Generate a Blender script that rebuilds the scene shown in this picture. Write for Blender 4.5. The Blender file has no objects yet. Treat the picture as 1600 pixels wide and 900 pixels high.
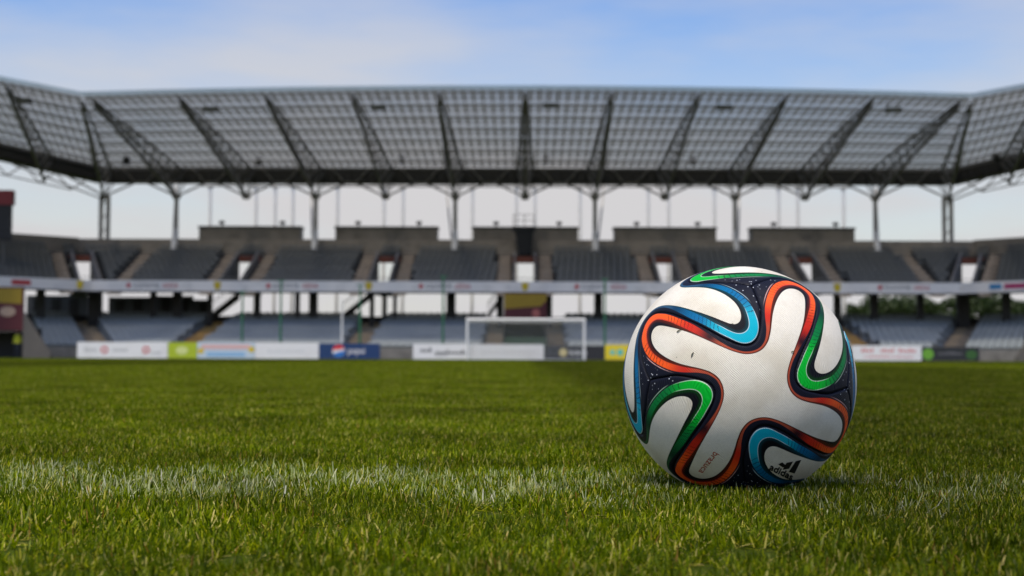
import bpy, math, random
import numpy as np
from mathutils import Matrix, Vector
from mathutils.geometry import delaunay_2d_cdt

random.seed(7)
RNG = np.random.default_rng(7)
sc = bpy.context.scene
COL = sc.collection

# ------------------------------------------------------------------ camera
FPX = 2222.0                      # focal length in pixels of the 1600 px wide photograph
CAM_H = 0.1285
yaw, pitch, roll = math.atan(20/FPX), math.atan(109/FPX), math.radians(0.2)
cy, sy, cp, sp = math.cos(yaw), math.sin(yaw), math.cos(pitch), math.sin(pitch)
FWD = Vector((-sy*cp, cy*cp, sp)); R0 = Vector((cy, sy, 0)); U0 = R0.cross(FWD)
RGT = R0*math.cos(roll) + U0*math.sin(roll)
UPV = -R0*math.sin(roll) + U0*math.cos(roll)
cam_data = bpy.data.cameras.new('camera')
cam = bpy.data.objects.new('camera', cam_data); COL.objects.link(cam)
m = Matrix.Identity(4)
for i in range(3):
    m[i][0], m[i][1], m[i][2] = RGT[i], UPV[i], -FWD[i]
m[2][3] = CAM_H
cam.matrix_world = m
cam_data.sensor_width = 36.0; cam_data.lens = 50.0
cam_data.clip_start = 0.02; cam_data.clip_end = 5000
cam_data.dof.use_dof = True
cam_data.dof.focus_distance = 1.29
cam_data.dof.aperture_fstop = 9.6
cam_data.dof.aperture_blades = 7
sc.camera = cam

# ------------------------------------------------------------------ light
SUN_EL, SUN_AZ = math.radians(65), math.radians(-160)   # azimuth from +Y, negative = left; a little behind the camera
to_sun = Vector((math.cos(SUN_EL)*math.sin(SUN_AZ), math.cos(SUN_EL)*math.cos(SUN_AZ), math.sin(SUN_EL)))
sun_d = bpy.data.lights.new('sun', 'SUN'); sun = bpy.data.objects.new('sun', sun_d); COL.objects.link(sun)
sun_d.energy = 3.7; sun_d.angle = math.radians(7.0); sun_d.color = (1.0, 0.92, 0.80)
sun.rotation_euler = to_sun.to_track_quat('Z', 'Y').to_euler()
sun.location = (0, 0, 60)

world = bpy.data.worlds.new('World'); sc.world = world; world.use_nodes = True
wn, wl = world.node_tree.nodes, world.node_tree.links
wn.clear()
wo = wn.new('ShaderNodeOutputWorld'); bg = wn.new('ShaderNodeBackground'); bg.inputs['Strength'].default_value = 0.15
sky = wn.new('ShaderNodeTexSky'); sky.sky_type = 'NISHITA'; sky.sun_disc = False
sky.sun_elevation = SUN_EL; sky.sun_rotation = SUN_AZ
sky.air_density = 1.3; sky.dust_density = 1.2; sky.ozone_density = 2.5; sky.altitude = 200
wc = wn.new('ShaderNodeTexCoord'); wsep = wn.new('ShaderNodeSeparateXYZ'); wl.new(wc.outputs['Generated'], wsep.inputs[0])
# thin veil of cloud, thicker towards the horizon, broken up by noise (flat cloud deck projection)
wmap = wn.new('ShaderNodeMapping'); wmap.inputs['Scale'].default_value = (1.6, 1.6, 7.0); wl.new(wc.outputs['Generated'], wmap.inputs[0])
wnz = wn.new('ShaderNodeTexNoise'); wnz.inputs['Scale'].default_value = 1.9; wnz.inputs['Detail'].default_value = 5
wnz.inputs['Roughness'].default_value = 0.52; wl.new(wmap.outputs[0], wnz.inputs['Vector'])
wel = wn.new('ShaderNodeMapRange'); wel.interpolation_type = 'SMOOTHSTEP'
for k, v in (('From Min', 0.02), ('From Max', 0.30), ('To Min', 1.0), ('To Max', 0.16)): wel.inputs[k].default_value = v
wl.new(wsep.outputs['Z'], wel.inputs['Value'])
wnr = wn.new('ShaderNodeMapRange')
for k, v in (('From Min', 0.36), ('From Max', 0.66), ('To Min', -0.17), ('To Max', 0.40)): wnr.inputs[k].default_value = v
wl.new(wnz.outputs['Fac'], wnr.inputs['Value'])
wadd = wn.new('ShaderNodeMath'); wadd.operation = 'ADD'; wadd.use_clamp = True
wl.new(wel.outputs[0], wadd.inputs[0]); wl.new(wnr.outputs[0], wadd.inputs[1])
wmix = wn.new('ShaderNodeMix'); wmix.data_type = 'RGBA'
wl.new(wadd.outputs[0], wmix.inputs['Factor']); hsv = wn.new('ShaderNodeHueSaturation'); hsv.inputs['Hue'].default_value = 0.519; hsv.inputs['Saturation'].default_value = 1.38; hsv.inputs['Value'].default_value = 1.08
wl.new(sky.outputs[0], hsv.inputs['Color']); wl.new(hsv.outputs[0], wmix.inputs[6])
wmix.inputs[7].default_value = (4.4, 4.32, 4.4, 1)
wl.new(wmix.outputs[2], bg.inputs['Color']); wl.new(bg.outputs[0], wo.inputs['Surface'])

sc.view_settings.view_transform = 'Standard'; sc.view_settings.look = 'None'
sc.view_settings.exposure = 0.0; sc.view_settings.gamma = 1.0
sc.view_settings.use_curve_mapping = False
sc.render.engine = 'CYCLES'
sc.cycles.use_denoising = True
try:
    sc.cycles.denoiser = 'OPENIMAGEDENOISE'; sc.cycles.denoising_input_passes = 'RGB_ALBEDO_NORMAL'
except Exception: pass
sc.cycles.max_bounces = 8; sc.cycles.transparent_max_bounces = 24
sc.cycles.sample_clamp_indirect = 6.0

# ------------------------------------------------------------------ helpers
def wpt(x, y, Y):
    """world point seen at photo pixel (x, y) at depth Y along the pitch"""
    d = FWD + RGT*((x-800)/FPX) - UPV*((y-450)/FPX)
    t = Y/d.y
    return Vector((d.x*t, Y, CAM_H + d.z*t))
def wX(x, Y): return wpt(x, 559, Y).x
def wZ(y, Y, x=820): return wpt(x, y, Y).z

def tag(o, label=None, cat=None, group=None, kind=None):
    if label: o['label'] = label
    if cat: o['category'] = cat
    if group: o['group'] = group
    if kind: o['kind'] = kind
    return o
def root(name, loc, label, cat, group=None):
    o = bpy.data.objects.new(name, None); COL.objects.link(o)
    o.location = loc; o.empty_display_size = 0.2; o['kind'] = 'thing'
    return tag(o, label, cat, group)

class MB:
    def __init__(s): s.v = []; s.f = []
    def add(s, vs, fs):
        b = len(s.v); s.v += [tuple(p) for p in vs]; s.f += [tuple(i+b for i in q) for q in fs]; return s
    def hexa(s, p):   # 8 points: bottom 4, top 4
        return s.add(p, [(3,2,1,0),(4,5,6,7),(0,1,5,4),(1,2,6,5),(2,3,7,6),(3,0,4,7)])
    def box(s, x0, x1, y0, y1, z0, z1):
        return s.hexa([(x0,y0,z0),(x1,y0,z0),(x1,y1,z0),(x0,y1,z0),(x0,y0,z1),(x1,y0,z1),(x1,y1,z1),(x0,y1,z1)])
    def tube(s, a, b, r, r2=None, n=6):
        a, b = Vector(a), Vector(b); d = (b-a).normalized(); r2 = r if r2 is None else r2
        e = d.cross(Vector((0,0,1)) if abs(d.z) < .9 else Vector((1,0,0))).normalized(); g = d.cross(e)
        vs = []
        for c, rr in ((a, r), (b, r2)):
            for k in range(n):
                t = 2*math.pi*k/n + math.pi/n; vs.append(c + e*(rr*math.cos(t)) + g*(rr*math.sin(t)))
        fs = [(k, (k+1) % n, n+(k+1) % n, n+k) for k in range(n)]
        fs += [tuple(range(n-1, -1, -1)), tuple(range(n, 2*n))]
        return s.add(vs, fs)
    def disc(s, c, r, y, th=0.01, n=20, sx=1.0):
        cx, cz = c
        vs = [(cx+sx*r*math.cos(2*math.pi*k/n), y, cz+r*math.sin(2*math.pi*k/n)) for k in range(n)]
        vs += [(x, y+th, z) for x, _, z in vs]
        fs = [tuple(range(n)), tuple(range(2*n-1, n-1, -1))]+[(k, n+k, n+(k+1) % n, (k+1) % n) for k in range(n)]
        return s.add(vs, fs)
    def mesh(s, name, mat=None, off=(0,0,0), smooth=False):
        me = bpy.data.meshes.new(name)
        ox, oy, oz = off
        me.from_pydata([(x-ox, y-oy, z-oz) for x, y, z in s.v], [], s.f)
        if mat: me.materials.append(mat)
        if smooth: me.polygons.foreach_set('use_smooth', [True]*len(me.polygons))
        me.update(); return me
    def build(s, name, mat, parent=None, smooth=False, base=None):
        """one mesh object; vertices are given in world space"""
        rt = parent
        while rt is not None and rt.parent is not None: rt = rt.parent
        off = tuple(rt.location) if rt is not None else (base or (0,0,0))
        o = bpy.data.objects.new(name, s.mesh(name, mat, off, smooth)); COL.objects.link(o)
        if parent is not None: o.parent = parent
        elif base: o.location = base
        return o

def mat(name, col, rough=0.6, metal=0.0, var=0.12, scale=3.0, bump=0.0, bscale=40, spec=0.5, dirt=None, dirt_amt=0.0, dscale=1.2):
    """principled material with procedural colour variation, optional bump and dirt patches"""
    M = bpy.data.materials.new(name); M.use_nodes = True
    n, l = M.node_tree.nodes, M.node_tree.links
    p = n['Principled BSDF']; p.inputs['Roughness'].default_value = rough; p.inputs['Metallic'].default_value = metal
    p.inputs['Specular IOR Level'].default_value = spec
    tc = n.new('ShaderNodeTexCoord')
    nz = n.new('ShaderNodeTexNoise'); nz.inputs['Scale'].default_value = scale; nz.inputs['Detail'].default_value = 4
    l.new(tc.outputs['Object'], nz.inputs['Vector'])
    mx = n.new('ShaderNodeMix'); mx.data_type = 'RGBA'
    c = Vector(col[:3])
    mx.inputs[6].default_value = (*[max(0, x*(1-var)) for x in c], 1); mx.inputs[7].default_value = (*[min(1, x*(1+var)) for x in c], 1)
    l.new(nz.outputs['Fac'], mx.inputs['Factor'])
    out = mx.outputs[2]
    if dirt:
        nd = n.new('ShaderNodeTexNoise'); nd.inputs['Scale'].default_value = dscale; nd.inputs['Detail'].default_value = 8
        l.new(tc.outputs['Object'], nd.inputs['Vector'])
        mr = n.new('ShaderNodeMapRange'); mr.inputs['From Min'].default_value = 0.48; mr.inputs['From Max'].default_value = 0.72
        mr.inputs['To Max'].default_value = dirt_amt; l.new(nd.outputs['Fac'], mr.inputs['Value'])
        m2 = n.new('ShaderNodeMix'); m2.data_type = 'RGBA'; l.new(mr.outputs[0], m2.inputs['Factor'])
        l.new(out, m2.inputs[6]); m2.inputs[7].default_value = (*dirt, 1); out = m2.outputs[2]
    l.new(out, p.inputs['Base Color'])
    if bump:
        nb = n.new('ShaderNodeTexNoise'); nb.inputs['Scale'].default_value = bscale; nb.inputs['Detail'].default_value = 3
        l.new(tc.outputs['Object'], nb.inputs['Vector'])
        b = n.new('ShaderNodeBump'); b.inputs['Strength'].default_value = bump; l.new(nb.outputs['Fac'], b.inputs['Height'])
        l.new(b.outputs[0], p.inputs['Normal'])
    return M

ORD = ['first','second','third','fourth','fifth','sixth','seventh','eighth','ninth','tenth','eleventh','twelfth','thirteenth','fourteenth']

# ------------------------------------------------------------------ ground
def pitch_colour_nodes(n, l, pos):
    """mowing stripes along the pitch: value multiplier from world X"""
    sx = n.new('ShaderNodeSeparateXYZ'); l.new(pos, sx.inputs[0])
    ad = n.new('ShaderNodeMath'); ad.operation = 'ADD'; ad.inputs[1].default_value = 5.7; l.new(sx.outputs['X'], ad.inputs[0])
    mu = n.new('ShaderNodeMath'); mu.operation = 'MULTIPLY'; mu.inputs[1].default_value = math.pi/5.9; l.new(ad.outputs[0], mu.inputs[0])
    si = n.new('ShaderNodeMath'); si.operation = 'SINE'; l.new(mu.outputs[0], si.inputs[0])
    mr = n.new('ShaderNodeMapRange'); mr.interpolation_type = 'SMOOTHSTEP'
    for k, v in (('From Min', -0.12), ('From Max', 0.12), ('To Min', 0.64), ('To Max', 1.14)): mr.inputs[k].default_value = v
    l.new(si.outputs[0], mr.inputs['Value'])
    return mr.outputs[0]

def soil_material():
    M = bpy.data.materials.new('turf_ground'); M.use_nodes = True
    n, l = M.node_tree.nodes, M.node_tree.links; p = n['Principled BSDF']
    g = n.new('ShaderNodeNewGeometry'); pos = g.outputs['Position']
    a = n.new('ShaderNodeTexNoise'); a.inputs['Scale'].default_value = 90; a.inputs['Detail'].default_value = 6; l.new(pos, a.inputs['Vector'])
    b = n.new('ShaderNodeTexNoise'); b.inputs['Scale'].default_value = 1.1; b.inputs['Detail'].default_value = 5; l.new(pos, b.inputs['Vector'])
    mx = n.new('ShaderNodeMix'); mx.data_type = 'RGBA'
    mx.inputs[6].default_value = (0.036, 0.058, 0.001, 1); mx.inputs[7].default_value = (0.095, 0.135, 0.002, 1)
    l.new(a.outputs['Fac'], mx.inputs['Factor'])
    m2 = n.new('ShaderNodeMix'); m2.data_type = 'RGBA'; m2.blend_type = 'MULTIPLY'; m2.inputs['Factor'].default_value = 0.4
    l.new(mx.outputs[2], m2.inputs[6]); l.new(b.outputs['Color'], m2.inputs[7])
    v = n.new('ShaderNodeMix'); v.data_type = 'RGBA'; v.blend_type = 'MULTIPLY'; v.inputs['Factor'].default_value = 1
    l.new(m2.outputs[2], v.inputs[6]); l.new(pitch_colour_nodes(n, l, pos), v.inputs[7])
    l.new(v.outputs[2], p.inputs['Base Color']); p.inputs['Roughness'].default_value = 0.9; p.inputs['Specular IOR Level'].default_value = 0.1
    bp = n.new('ShaderNodeBump'); bp.inputs['Distance'].default_value = 0.02; l.new(a.outputs['Fac'], bp.inputs['Height']); l.new(bp.outputs[0], p.inputs['Normal'])
    return M
g = MB(); g.add([(-1500,-300,0),(1500,-300,0),(1500,2500,0),(-1500,2500,0)], [(0,1,2,3)])
tag(g.build('ground', soil_material()), kind='structure')

# ------------------------------------------------------------------ football
BR = 0.11
BC = Vector((0.20412554, 1.36270462, -0.02182877 + CAM_H))
BALLF = np.array([[ 0.729559,-0.683878,-0.007384], [-0.017885,-0.008284,-0.999806], [ 0.683684, 0.729549,-0.018274]])
def ball_panel_data():
    q = [(398,373),(395,350),(378,322),(362,300),(346,276),(332,248),(322,215),(316,185),(320,155),(331,133),(345,122),(360,119),
         (373,127),(383,145),(397,172),(410,200),(422,225),(434,258),(446,292),(456,320),(468,350),(482,375),(502,391)]
    q = np.array([((x-450)*2.9/900, (450-y)*2.9/900) for x, y in q])
    def rot(p, k):
        for _ in range(k % 4): p = np.stack([p[:,1], -p[:,0]], 1)
        return p
    P = np.vstack([rot(q, k) for k in range(4)])
    P = (np.roll(P,1,0)+2*P+np.roll(P,-1,0))/4
    N = len(P); W = []
    for i in range(N):
        p0, p1, p2, p3 = P[i-1], P[i], P[(i+1) % N], P[(i+2) % N]
        for t in np.arange(12)/12:
            W.append(.5*(2*p1+(-p0+p2)*t+(2*p0-5*p1+4*p2-p3)*t*t+(-p0+3*p1-3*p2+p3)*t**3))
    W = np.array(W)
    def un(p):
        th = np.linalg.norm(p, axis=1, keepdims=True); return np.hstack([np.sinc(th/np.pi)*p, np.cos(th)])
    def az(v):
        th = np.arccos(np.clip(v[:,2],-1,1)); ph = np.arctan2(v[:,1], v[:,0]); return np.stack([th*np.cos(ph), th*np.sin(ph)], 1)
    W3 = un(W); n4 = len(W)//4
    seg = np.linalg.norm(np.roll(W3,-1,0)-W3, axis=1); S = np.concatenate([[0], np.cumsum(seg)])[:-1]; per = seg.sum()/4
    u = (S % per)/per; u[::n4] = 0.0
    tan = np.roll(W3,-1,0)-np.roll(W3,1,0); tan /= np.linalg.norm(tan,axis=1,keepdims=True)
    nor = np.cross(W3, tan); nor /= np.linalg.norm(nor,axis=1,keepdims=True)    # travelling clockwise: left side is outside
    if (nor[n4//2]@W3[n4//2]) > 1: pass
    if np.dot(un(az(W3[n4//2:n4//2+1]+.05*nor[n4//2:n4//2+1]))[0], [0,0,1]) > W3[n4//2][2]: nor = -nor
    tin = [(0,.009),(.1,.012),(.2,.022),(.25,.030),(.3,.036),(.35,.042),(.4,.048),(.42,.057),(.435,.075),(.447,.098),(.456,.103),(.465,.085),
           (.475,.068),(.49,.057),(.51,.05),(.55,.045),(.58,.035),(.63,.024),(.68,.014),(.75,.009),(.85,.007),(1,.009)]
    tout = [(0,.023),(.05,.027),(.1,.038),(.15,.058),(.2,.075),(.25,.083),(.3,.09),(.35,.1),(.39,.11),(.416,.125),(.427,.143),(.436,.162),(.443,.18),
            (.449,.2),(.453,.207),(.457,.205),(.461,.188),(.465,.165),(.47,.14),(.48,.122),(.5,.112),(.55,.1),(.6,.09),(.65,.08),(.7,.066),
            (.75,.05),(.8,.034),(.85,.023),(.9,.02),(1,.023)]
    tsm = [(0,.083),(.05,.088),(.1,.09),(.16,.093),(.195,.107),(.22,.138),(.247,.171),(.283,.222),(.304,.258)]
    tsp = [(.66,.098),(.7,.090),(.77,.078),(.83,.071),(.9,.070),(.95,.073),(1,.083)]
    def off(tab, smooth=2):
        d = np.interp(u, *zip(*tab))
        c = W3 + d[:,None]*nor; c /= np.linalg.norm(c,axis=1,keepdims=True); a = az(c)
        for _ in range(smooth*6): a = (np.roll(a,1,0)+2*a+np.roll(a,-1,0))/4
        return a
    In, Out = off(tin), off(tout)
    # seam: measured valley half of one cube edge, the other half by its two-fold axis
    i0 = [i for i in range(n4) if u[i] <= .290]                # left side of the arm pointing up, up to the junction
    i1 = [3*n4+i for i in range(n4) if u[3*n4+i] >= .66]       # right side of the arm pointing left
    ds = np.concatenate([np.interp(u[i1], *zip(*tsp)), np.interp(u[i0], *zip(*tsm))])
    ids = i1+i0
    c = W3[ids]+ds[:,None]*nor[ids]; c /= np.linalg.norm(c,axis=1,keepdims=True)
    mid = np.array([[-1,0,1]])/math.sqrt(2); ver = np.array([[-1,1,1]])/math.sqrt(3)
    # keep only points on the valley side of the midpoint
    keep = np.array([np.linalg.norm(p-ver[0]) > .035 and np.linalg.norm(p-mid[0]) > .05 for p in c])
    first = np.argmax(keep & (c[:,1] > -0.03) & (c[:,0] > mid[0][0]-.02))
    c = c[first:][keep[first:]]
    half = np.vstack([mid, c, ver])
    def resample(a, h):
        L = np.concatenate([[0], np.cumsum(np.linalg.norm(np.diff(a,axis=0),axis=1))]); k = max(2, int(round(L[-1]/h)))
        t = np.linspace(0, L[-1], k+1); return np.stack([np.interp(t, L, a[:,j]) for j in range(a.shape[1])], 1)
    half = resample(half, .01)
    for _ in range(14): half[1:-1] = (half[:-2]+2*half[1:-1]+half[2:])/4
    half /= np.linalg.norm(half,axis=1,keepdims=True)
    rotm = lambda v: np.stack([-v[:,2], -v[:,1], -v[:,0]], 1)  # 180 degrees about (-1,0,1)
    edge = np.vstack([rotm(half)[::-1][:-1], half])            # lower left vertex -> upper left vertex
    for _ in range(6): edge[1:-1] = (edge[:-2]+2*edge[1:-1]+edge[2:])/4
    edge /= np.linalg.norm(edge,axis=1,keepdims=True)
    e2 = az(edge)
    seam = np.vstack([rot(e2[:-1], k) for k in range(4)])
    return W, u, In, Out, seam

def sdf(P, Cv):
    """signed distance to a closed polyline (negative inside) in chunks, and index of the nearest vertex"""
    A = Cv; B = np.roll(Cv,-1,0); AB = B-A; L2 = (AB**2).sum(1)+1e-18
    D = np.empty(len(P)); I = np.empty(len(P), int)
    for s in range(0, len(P), 2000):
        p = P[s:s+2000][:,None]
        t = np.clip(((p-A)*AB).sum(2)/L2, 0, 1); d2 = ((p-A-t[...,None]*AB)**2).sum(2)
        I[s:s+2000] = d2.argmin(1); dd = np.sqrt(d2.min(1))
        y = p[...,1]; c = ((A[:,1] > y) != (B[:,1] > y)); xi = A[:,0]+(y-A[:,1])/np.where(AB[:,1]==0,1e-12,AB[:,1])*AB[:,0]
        ins = ((c & (p[...,0] < xi)).sum(1) % 2) == 1
        D[s:s+2000] = np.where(ins, -dd, dd)
    return D, I

def ball_panel_mesh():
    W, u, In, Out, seam = ball_panel_data()
    h = 0.0115
    ext = np.abs(seam).max()+.02
    rows = []
    for j, y in enumerate(np.arange(-ext, ext, h*.866)):
        xs = np.arange(-ext, ext, h)+(h/2 if j % 2 else 0); rows.append(np.stack([xs, np.full_like(xs, y)], 1))
    G = np.vstack(rows)
    d, _ = sdf(G, seam)
    G = G[d < -h*.55]
    pts = np.vstack([seam, G]); ns = len(seam)
    vs, es, fs, *_ = delaunay_2d_cdt([Vector(p) for p in pts], [(i, (i+1) % ns) for i in range(ns)], [], 1, 1e-7)
    V = np.array([(v.x, v.y) for v in vs])
    dS, _ = sdf(V, seam); dW, iW = sdf(V, W); dI, _ = sdf(V, In); dO, _ = sdf(V, Out)
    th = np.linalg.norm(V,axis=1,keepdims=True); X = np.hstack([np.sinc(th/np.pi)*V, np.cos(th)])
    e = np.clip(-dS, 0, None); w = 0.020
    groove = 0.0015*np.exp(-(e/w*2.2)**2)
    X = X*(BR-groove)[:,None]
    # rim that turns inwards at the seam
    me = bpy.data.meshes.new('football_panel')
    nv = len(X)
    loop = []
    faces = [tuple(f) for f in fs]
    cnt = {}
    for f in faces:
        for a, b in zip(f, f[1:]+f[:1]): cnt[(a,b)] = 1
    rim = [(a,b) for (a,b) in cnt if (b,a) not in cnt]
    rv = {}
    extra = []
    for a, b in rim:
        for k in (a, b):
            if k not in rv: rv[k] = nv+len(extra); extra.append(X[k]*0.975)
    faces += [(b, a, rv[a], rv[b]) for a, b in rim]
    allv = np.vstack([X, np.array(extra)])
    me.from_pydata([tuple(p) for p in allv], [], faces)
    src = np.concatenate([np.arange(nv), np.array([k for k in rv])]).astype(int)
    ang = 2*np.pi*(u[iW]-.455)
    for nm, arr in (('dW',dW),('dI',dI),('dO',dO),('dS',dS),('ua',np.cos(ang)),('ub',np.sin(ang))):
        a = me.attributes.new(nm, 'FLOAT', 'POINT'); a.data.foreach_set('value', arr[src].astype(np.float32))
    me.polygons.foreach_set('use_smooth', [True]*len(me.polygons)); me.update()
    return me

def ball_material(name, c1, c2, c3, line):
    M = bpy.data.materials.new(name); M.use_nodes = True
    n, l = M.node_tree.nodes, M.node_tree.links; p = n['Principled BSDF']
    def att(k):
        a = n.new('ShaderNodeAttribute'); a.attribute_name = k; return a.outputs['Fac']
    def mth(op, a, b=None, c=None, clamp=False):
        x = n.new('ShaderNodeMath'); x.operation = op; x.use_clamp = clamp
        for i, v in enumerate((a, b, c)):
            if v is None: continue
            if isinstance(v, (int, float)): x.inputs[i].default_value = v
            else: l.new(v, x.inputs[i])
        return x.outputs[0]
    def ramp(v, a, b, lo=0.0, hi=1.0, smooth=True):
        x = n.new('ShaderNodeMapRange'); x.interpolation_type = 'SMOOTHSTEP' if smooth else 'LINEAR'
        l.new(v, x.inputs['Value'])
        for k, q in (('From Min',a),('From Max',b),('To Min',lo),('To Max',hi)): x.inputs[k].default_value = q
        return x.outputs[0]
    def mix(f, a, b):
        x = n.new('ShaderNodeMix'); x.data_type = 'RGBA'
        l.new(f, x.inputs['Factor'])
        for i, v in ((6, a), (7, b)):
            if isinstance(v, tuple): x.inputs[i].default_value = (*v, 1)
            else: l.new(v, x.inputs[i])
        return x.outputs[2]
    dW, dI, dO, dS = att('dW'), att('dI'), att('dO'), att('dS')
    t = mth('DIVIDE', mth('ARCTAN2', att('ub'), att('ua')), 2*math.pi)       # -0.5..0.5, 0 = arm tip, negative = leading side
    at_ = mth('ABSOLUTE', t)
    tc = n.new('ShaderNodeTexCoord')
    navy = (0.006, 0.0075, 0.017); black = (0.004, 0.0045, 0.008)
    e = 0.0022
    # ribbon colour along the arm
    tl = mth('MULTIPLY', t, -1.0)
    if line:                                        # blue / green panels: flat bright tip, dark striped sides
        side = mth('MAXIMUM', ramp(tl, 0.035, 0.13), ramp(t, 0.06, 0.16))
        dark = mth('MAXIMUM', ramp(tl, 0.20, 0.34), ramp(t, 0.16, 0.33))
    else:
        side = mth('MAXIMUM', ramp(tl, 0.20, 0.30), ramp(t, 0.07, 0.20))
        dark = mth('MAXIMUM', ramp(tl, 0.34, 0.42), ramp(t, 0.21, 0.30))
    # brushed strokes across the ribbon
    sk = mth('ADD', mth('MULTIPLY', t, 330.0), mth('MULTIPLY', dW, 55.0))
    nz = n.new('ShaderNodeTexNoise'); nz.inputs['Scale'].default_value = 160; l.new(tc.outputs['Object'], nz.inputs['Vector'])
    nzs = mth('MULTIPLY', mth('SUBTRACT', nz.outputs['Fac'], 0.5), 5.0)
    st = ramp(mth('SINE', mth('ADD', sk, nzs)), 0.72, 0.95)
    stz = mth('MULTIPLY', ramp(at_, 0.045, 0.075), ramp(at_, 0.15, 0.24, 1, 0))
    stz = mth('MULTIPLY', stz, 0.8)
    rib = mix(side, c1, c2); rib = mix(dark, rib, c3)
    rib = mix(mth('MULTIPLY', st, stz), rib, tuple(0.25*x for x in c2))
    # lengthwise streak
    hl = mth('MULTIPLY', ramp(dI, 0.0, 0.022, 1, 0), 0.75 if not line else 0.35)
    if not line: rib = mix(mth('MULTIPLY', hl, ramp(at_, 0.02, 0.25, 1, 0.2)), rib, (0.50, 0.02, 0.035))
    col = mix(mth('MULTIPLY', ramp(dI, -0.045, -0.006), 0.75), black, tuple(0.12*x for x in c1))
    inrib = mth('MULTIPLY', ramp(dI, -e, e), ramp(dO, -e, e, 1, 0))
    # outside of the ribbon: navy print with star specks
    vo = n.new('ShaderNodeTexVoronoi'); vo.inputs['Scale'].default_value = 330; vo.inputs['Randomness'].default_value = 1
    l.new(tc.outputs['Object'], vo.inputs['Vector'])
    vs = n.new('ShaderNodeSeparateColor'); l.new(vo.outputs['Color'], vs.inputs[0])
    star = mth('MULTIPLY', ramp(vo.outputs['Distance'], 0.15, 0.26, 1, 0), ramp(vs.outputs[0], 0.70, 0.73))
    star = mth('MULTIPLY', star, ramp(dO, 0.020, 0.034))
    star = mth('MULTIPLY', star, ramp(dW, 0.135, 0.16))
    outer = mix(mth('MULTIPLY', star, 0.75), navy, (0.62, 0.66, 0.72))
    col = mix(ramp(dO, -e, e), col, outer)
    col = mix(inrib, col, rib)
    # thin valley line keeps its colour
    thin = mth('MULTIPLY', inrib, ramp(at_, 0.30, 0.36))
    col = mix(mth('MULTIPLY', thin, 0.85), col, tuple(min(1, .45*x+.03) for x in (c1 if not line else c2)))
    # pale outlines near the tip and an accent line on the leading side
    if line:
        edge = mth('MAXIMUM', ramp(mth('ABSOLUTE', mth('ADD', dO, 0.002)), 0.0022, 0.0052, 1, 0), ramp(mth('ABSOLUTE', mth('SUBTRACT', dI, 0.001)), 0.002, 0.005, 1, 0))
        edge = mth('MULTIPLY', edge, ramp(at_, 0.045, 0.10, 1, 0))
        col = mix(mth('MULTIPLY', edge, 0.85), col, tuple(0.35*x+0.5 for x in c1))
    acc = mth('MULTIPLY', ramp(mth('ABSOLUTE', mth('SUBTRACT', dO, 0.016)), 0.0025, 0.0055, 1, 0), mth('MULTIPLY', ramp(tl, 0.10, 0.13), ramp(tl, 0.19, 0.27, 1, 0)))
    col = mix(mth('MULTIPLY', acc, 0.8), col, tuple(0.35*x+0.35 for x in c1))
    # white field with scuffs
    dn = n.new('ShaderNodeTexNoise'); dn.inputs['Scale'].default_value = 22; dn.inputs['Detail'].default_value = 6; l.new(tc.outputs['Object'], dn.inputs['Vector'])
    wht = mix(ramp(dn.outputs['Fac'], 0.42, 0.66), (0.82, 0.775, 0.66), (0.70, 0.645, 0.52))
    pit = n.new('ShaderNodeTexVoronoi'); pit.inputs['Scale'].default_value = 620; l.new(tc.outputs['Object'], pit.inputs['Vector'])
    wht = mix(ramp(pit.outputs['Distance'], 0.25, 0.75, 0.0, 0.16), wht, (0.50, 0.46, 0.37))
    vo2 = n.new('ShaderNodeTexVoronoi'); vo2.inputs['Scale'].default_value = 75; l.new(tc.outputs['Object'], vo2.inputs['Vector'])
    vs2 = n.new('ShaderNodeSeparateColor'); l.new(vo2.outputs['Color'], vs2.inputs[0])
    spk = mth('MULTIPLY', ramp(vo2.outputs['Distance'], 0.05, 0.10, 1, 0), ramp(vs2.outputs[1], 0.76, 0.78))
    wht = mix(mth('MULTIPLY', spk, 0.75), wht, (0.10, 0.09, 0.05))
    col = mix(ramp(dW, -e, e, 1, 0), col, wht)
    # seam crease
    col = mix(ramp(mth('ABSOLUTE', dS), 0.002, 0.006, 1, 0), col, (0.006, 0.006, 0.008))
    l.new(col, p.inputs['Base Color'])
    p.inputs['Roughness'].default_value = 0.5; p.inputs['Specular IOR Level'].default_value = 0.14
    # moulded ripple texture
    wv = n.new('ShaderNodeTexWave'); wv.inputs['Scale'].default_value = 230; wv.inputs['Distortion'].default_value = 9
    wv.inputs['Detail'].default_value = 1; wv.inputs['Detail Scale'].default_value = 0.35; l.new(tc.outputs['Object'], wv.inputs['Vector'])
    b = n.new('ShaderNodeBump'); b.inputs['Strength'].default_value = 0.5; b.inputs['Distance'].default_value = 0.0005
    l.new(wv.outputs['Fac'], b.inputs['Height']); l.new(b.outputs[0], p.inputs['Normal'])
    return M

def text_shape(s, size=1.0):
    c = bpy.data.curves.new('lettering', 'FONT'); c.body = s; c.size = size; c.resolution_u = 3
    o = bpy.data.objects.new('lettering', c); COL.objects.link(o)
    bpy.context.view_layer.update()
    me = bpy.data.meshes.new_from_object(o)
    vs = [tuple(v.co) for v in me.vertices]; fs = [tuple(p.vertices) for p in me.polygons]
    bpy.data.objects.remove(o); bpy.data.curves.remove(c); bpy.data.meshes.remove(me)
    return vs, fs

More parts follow.
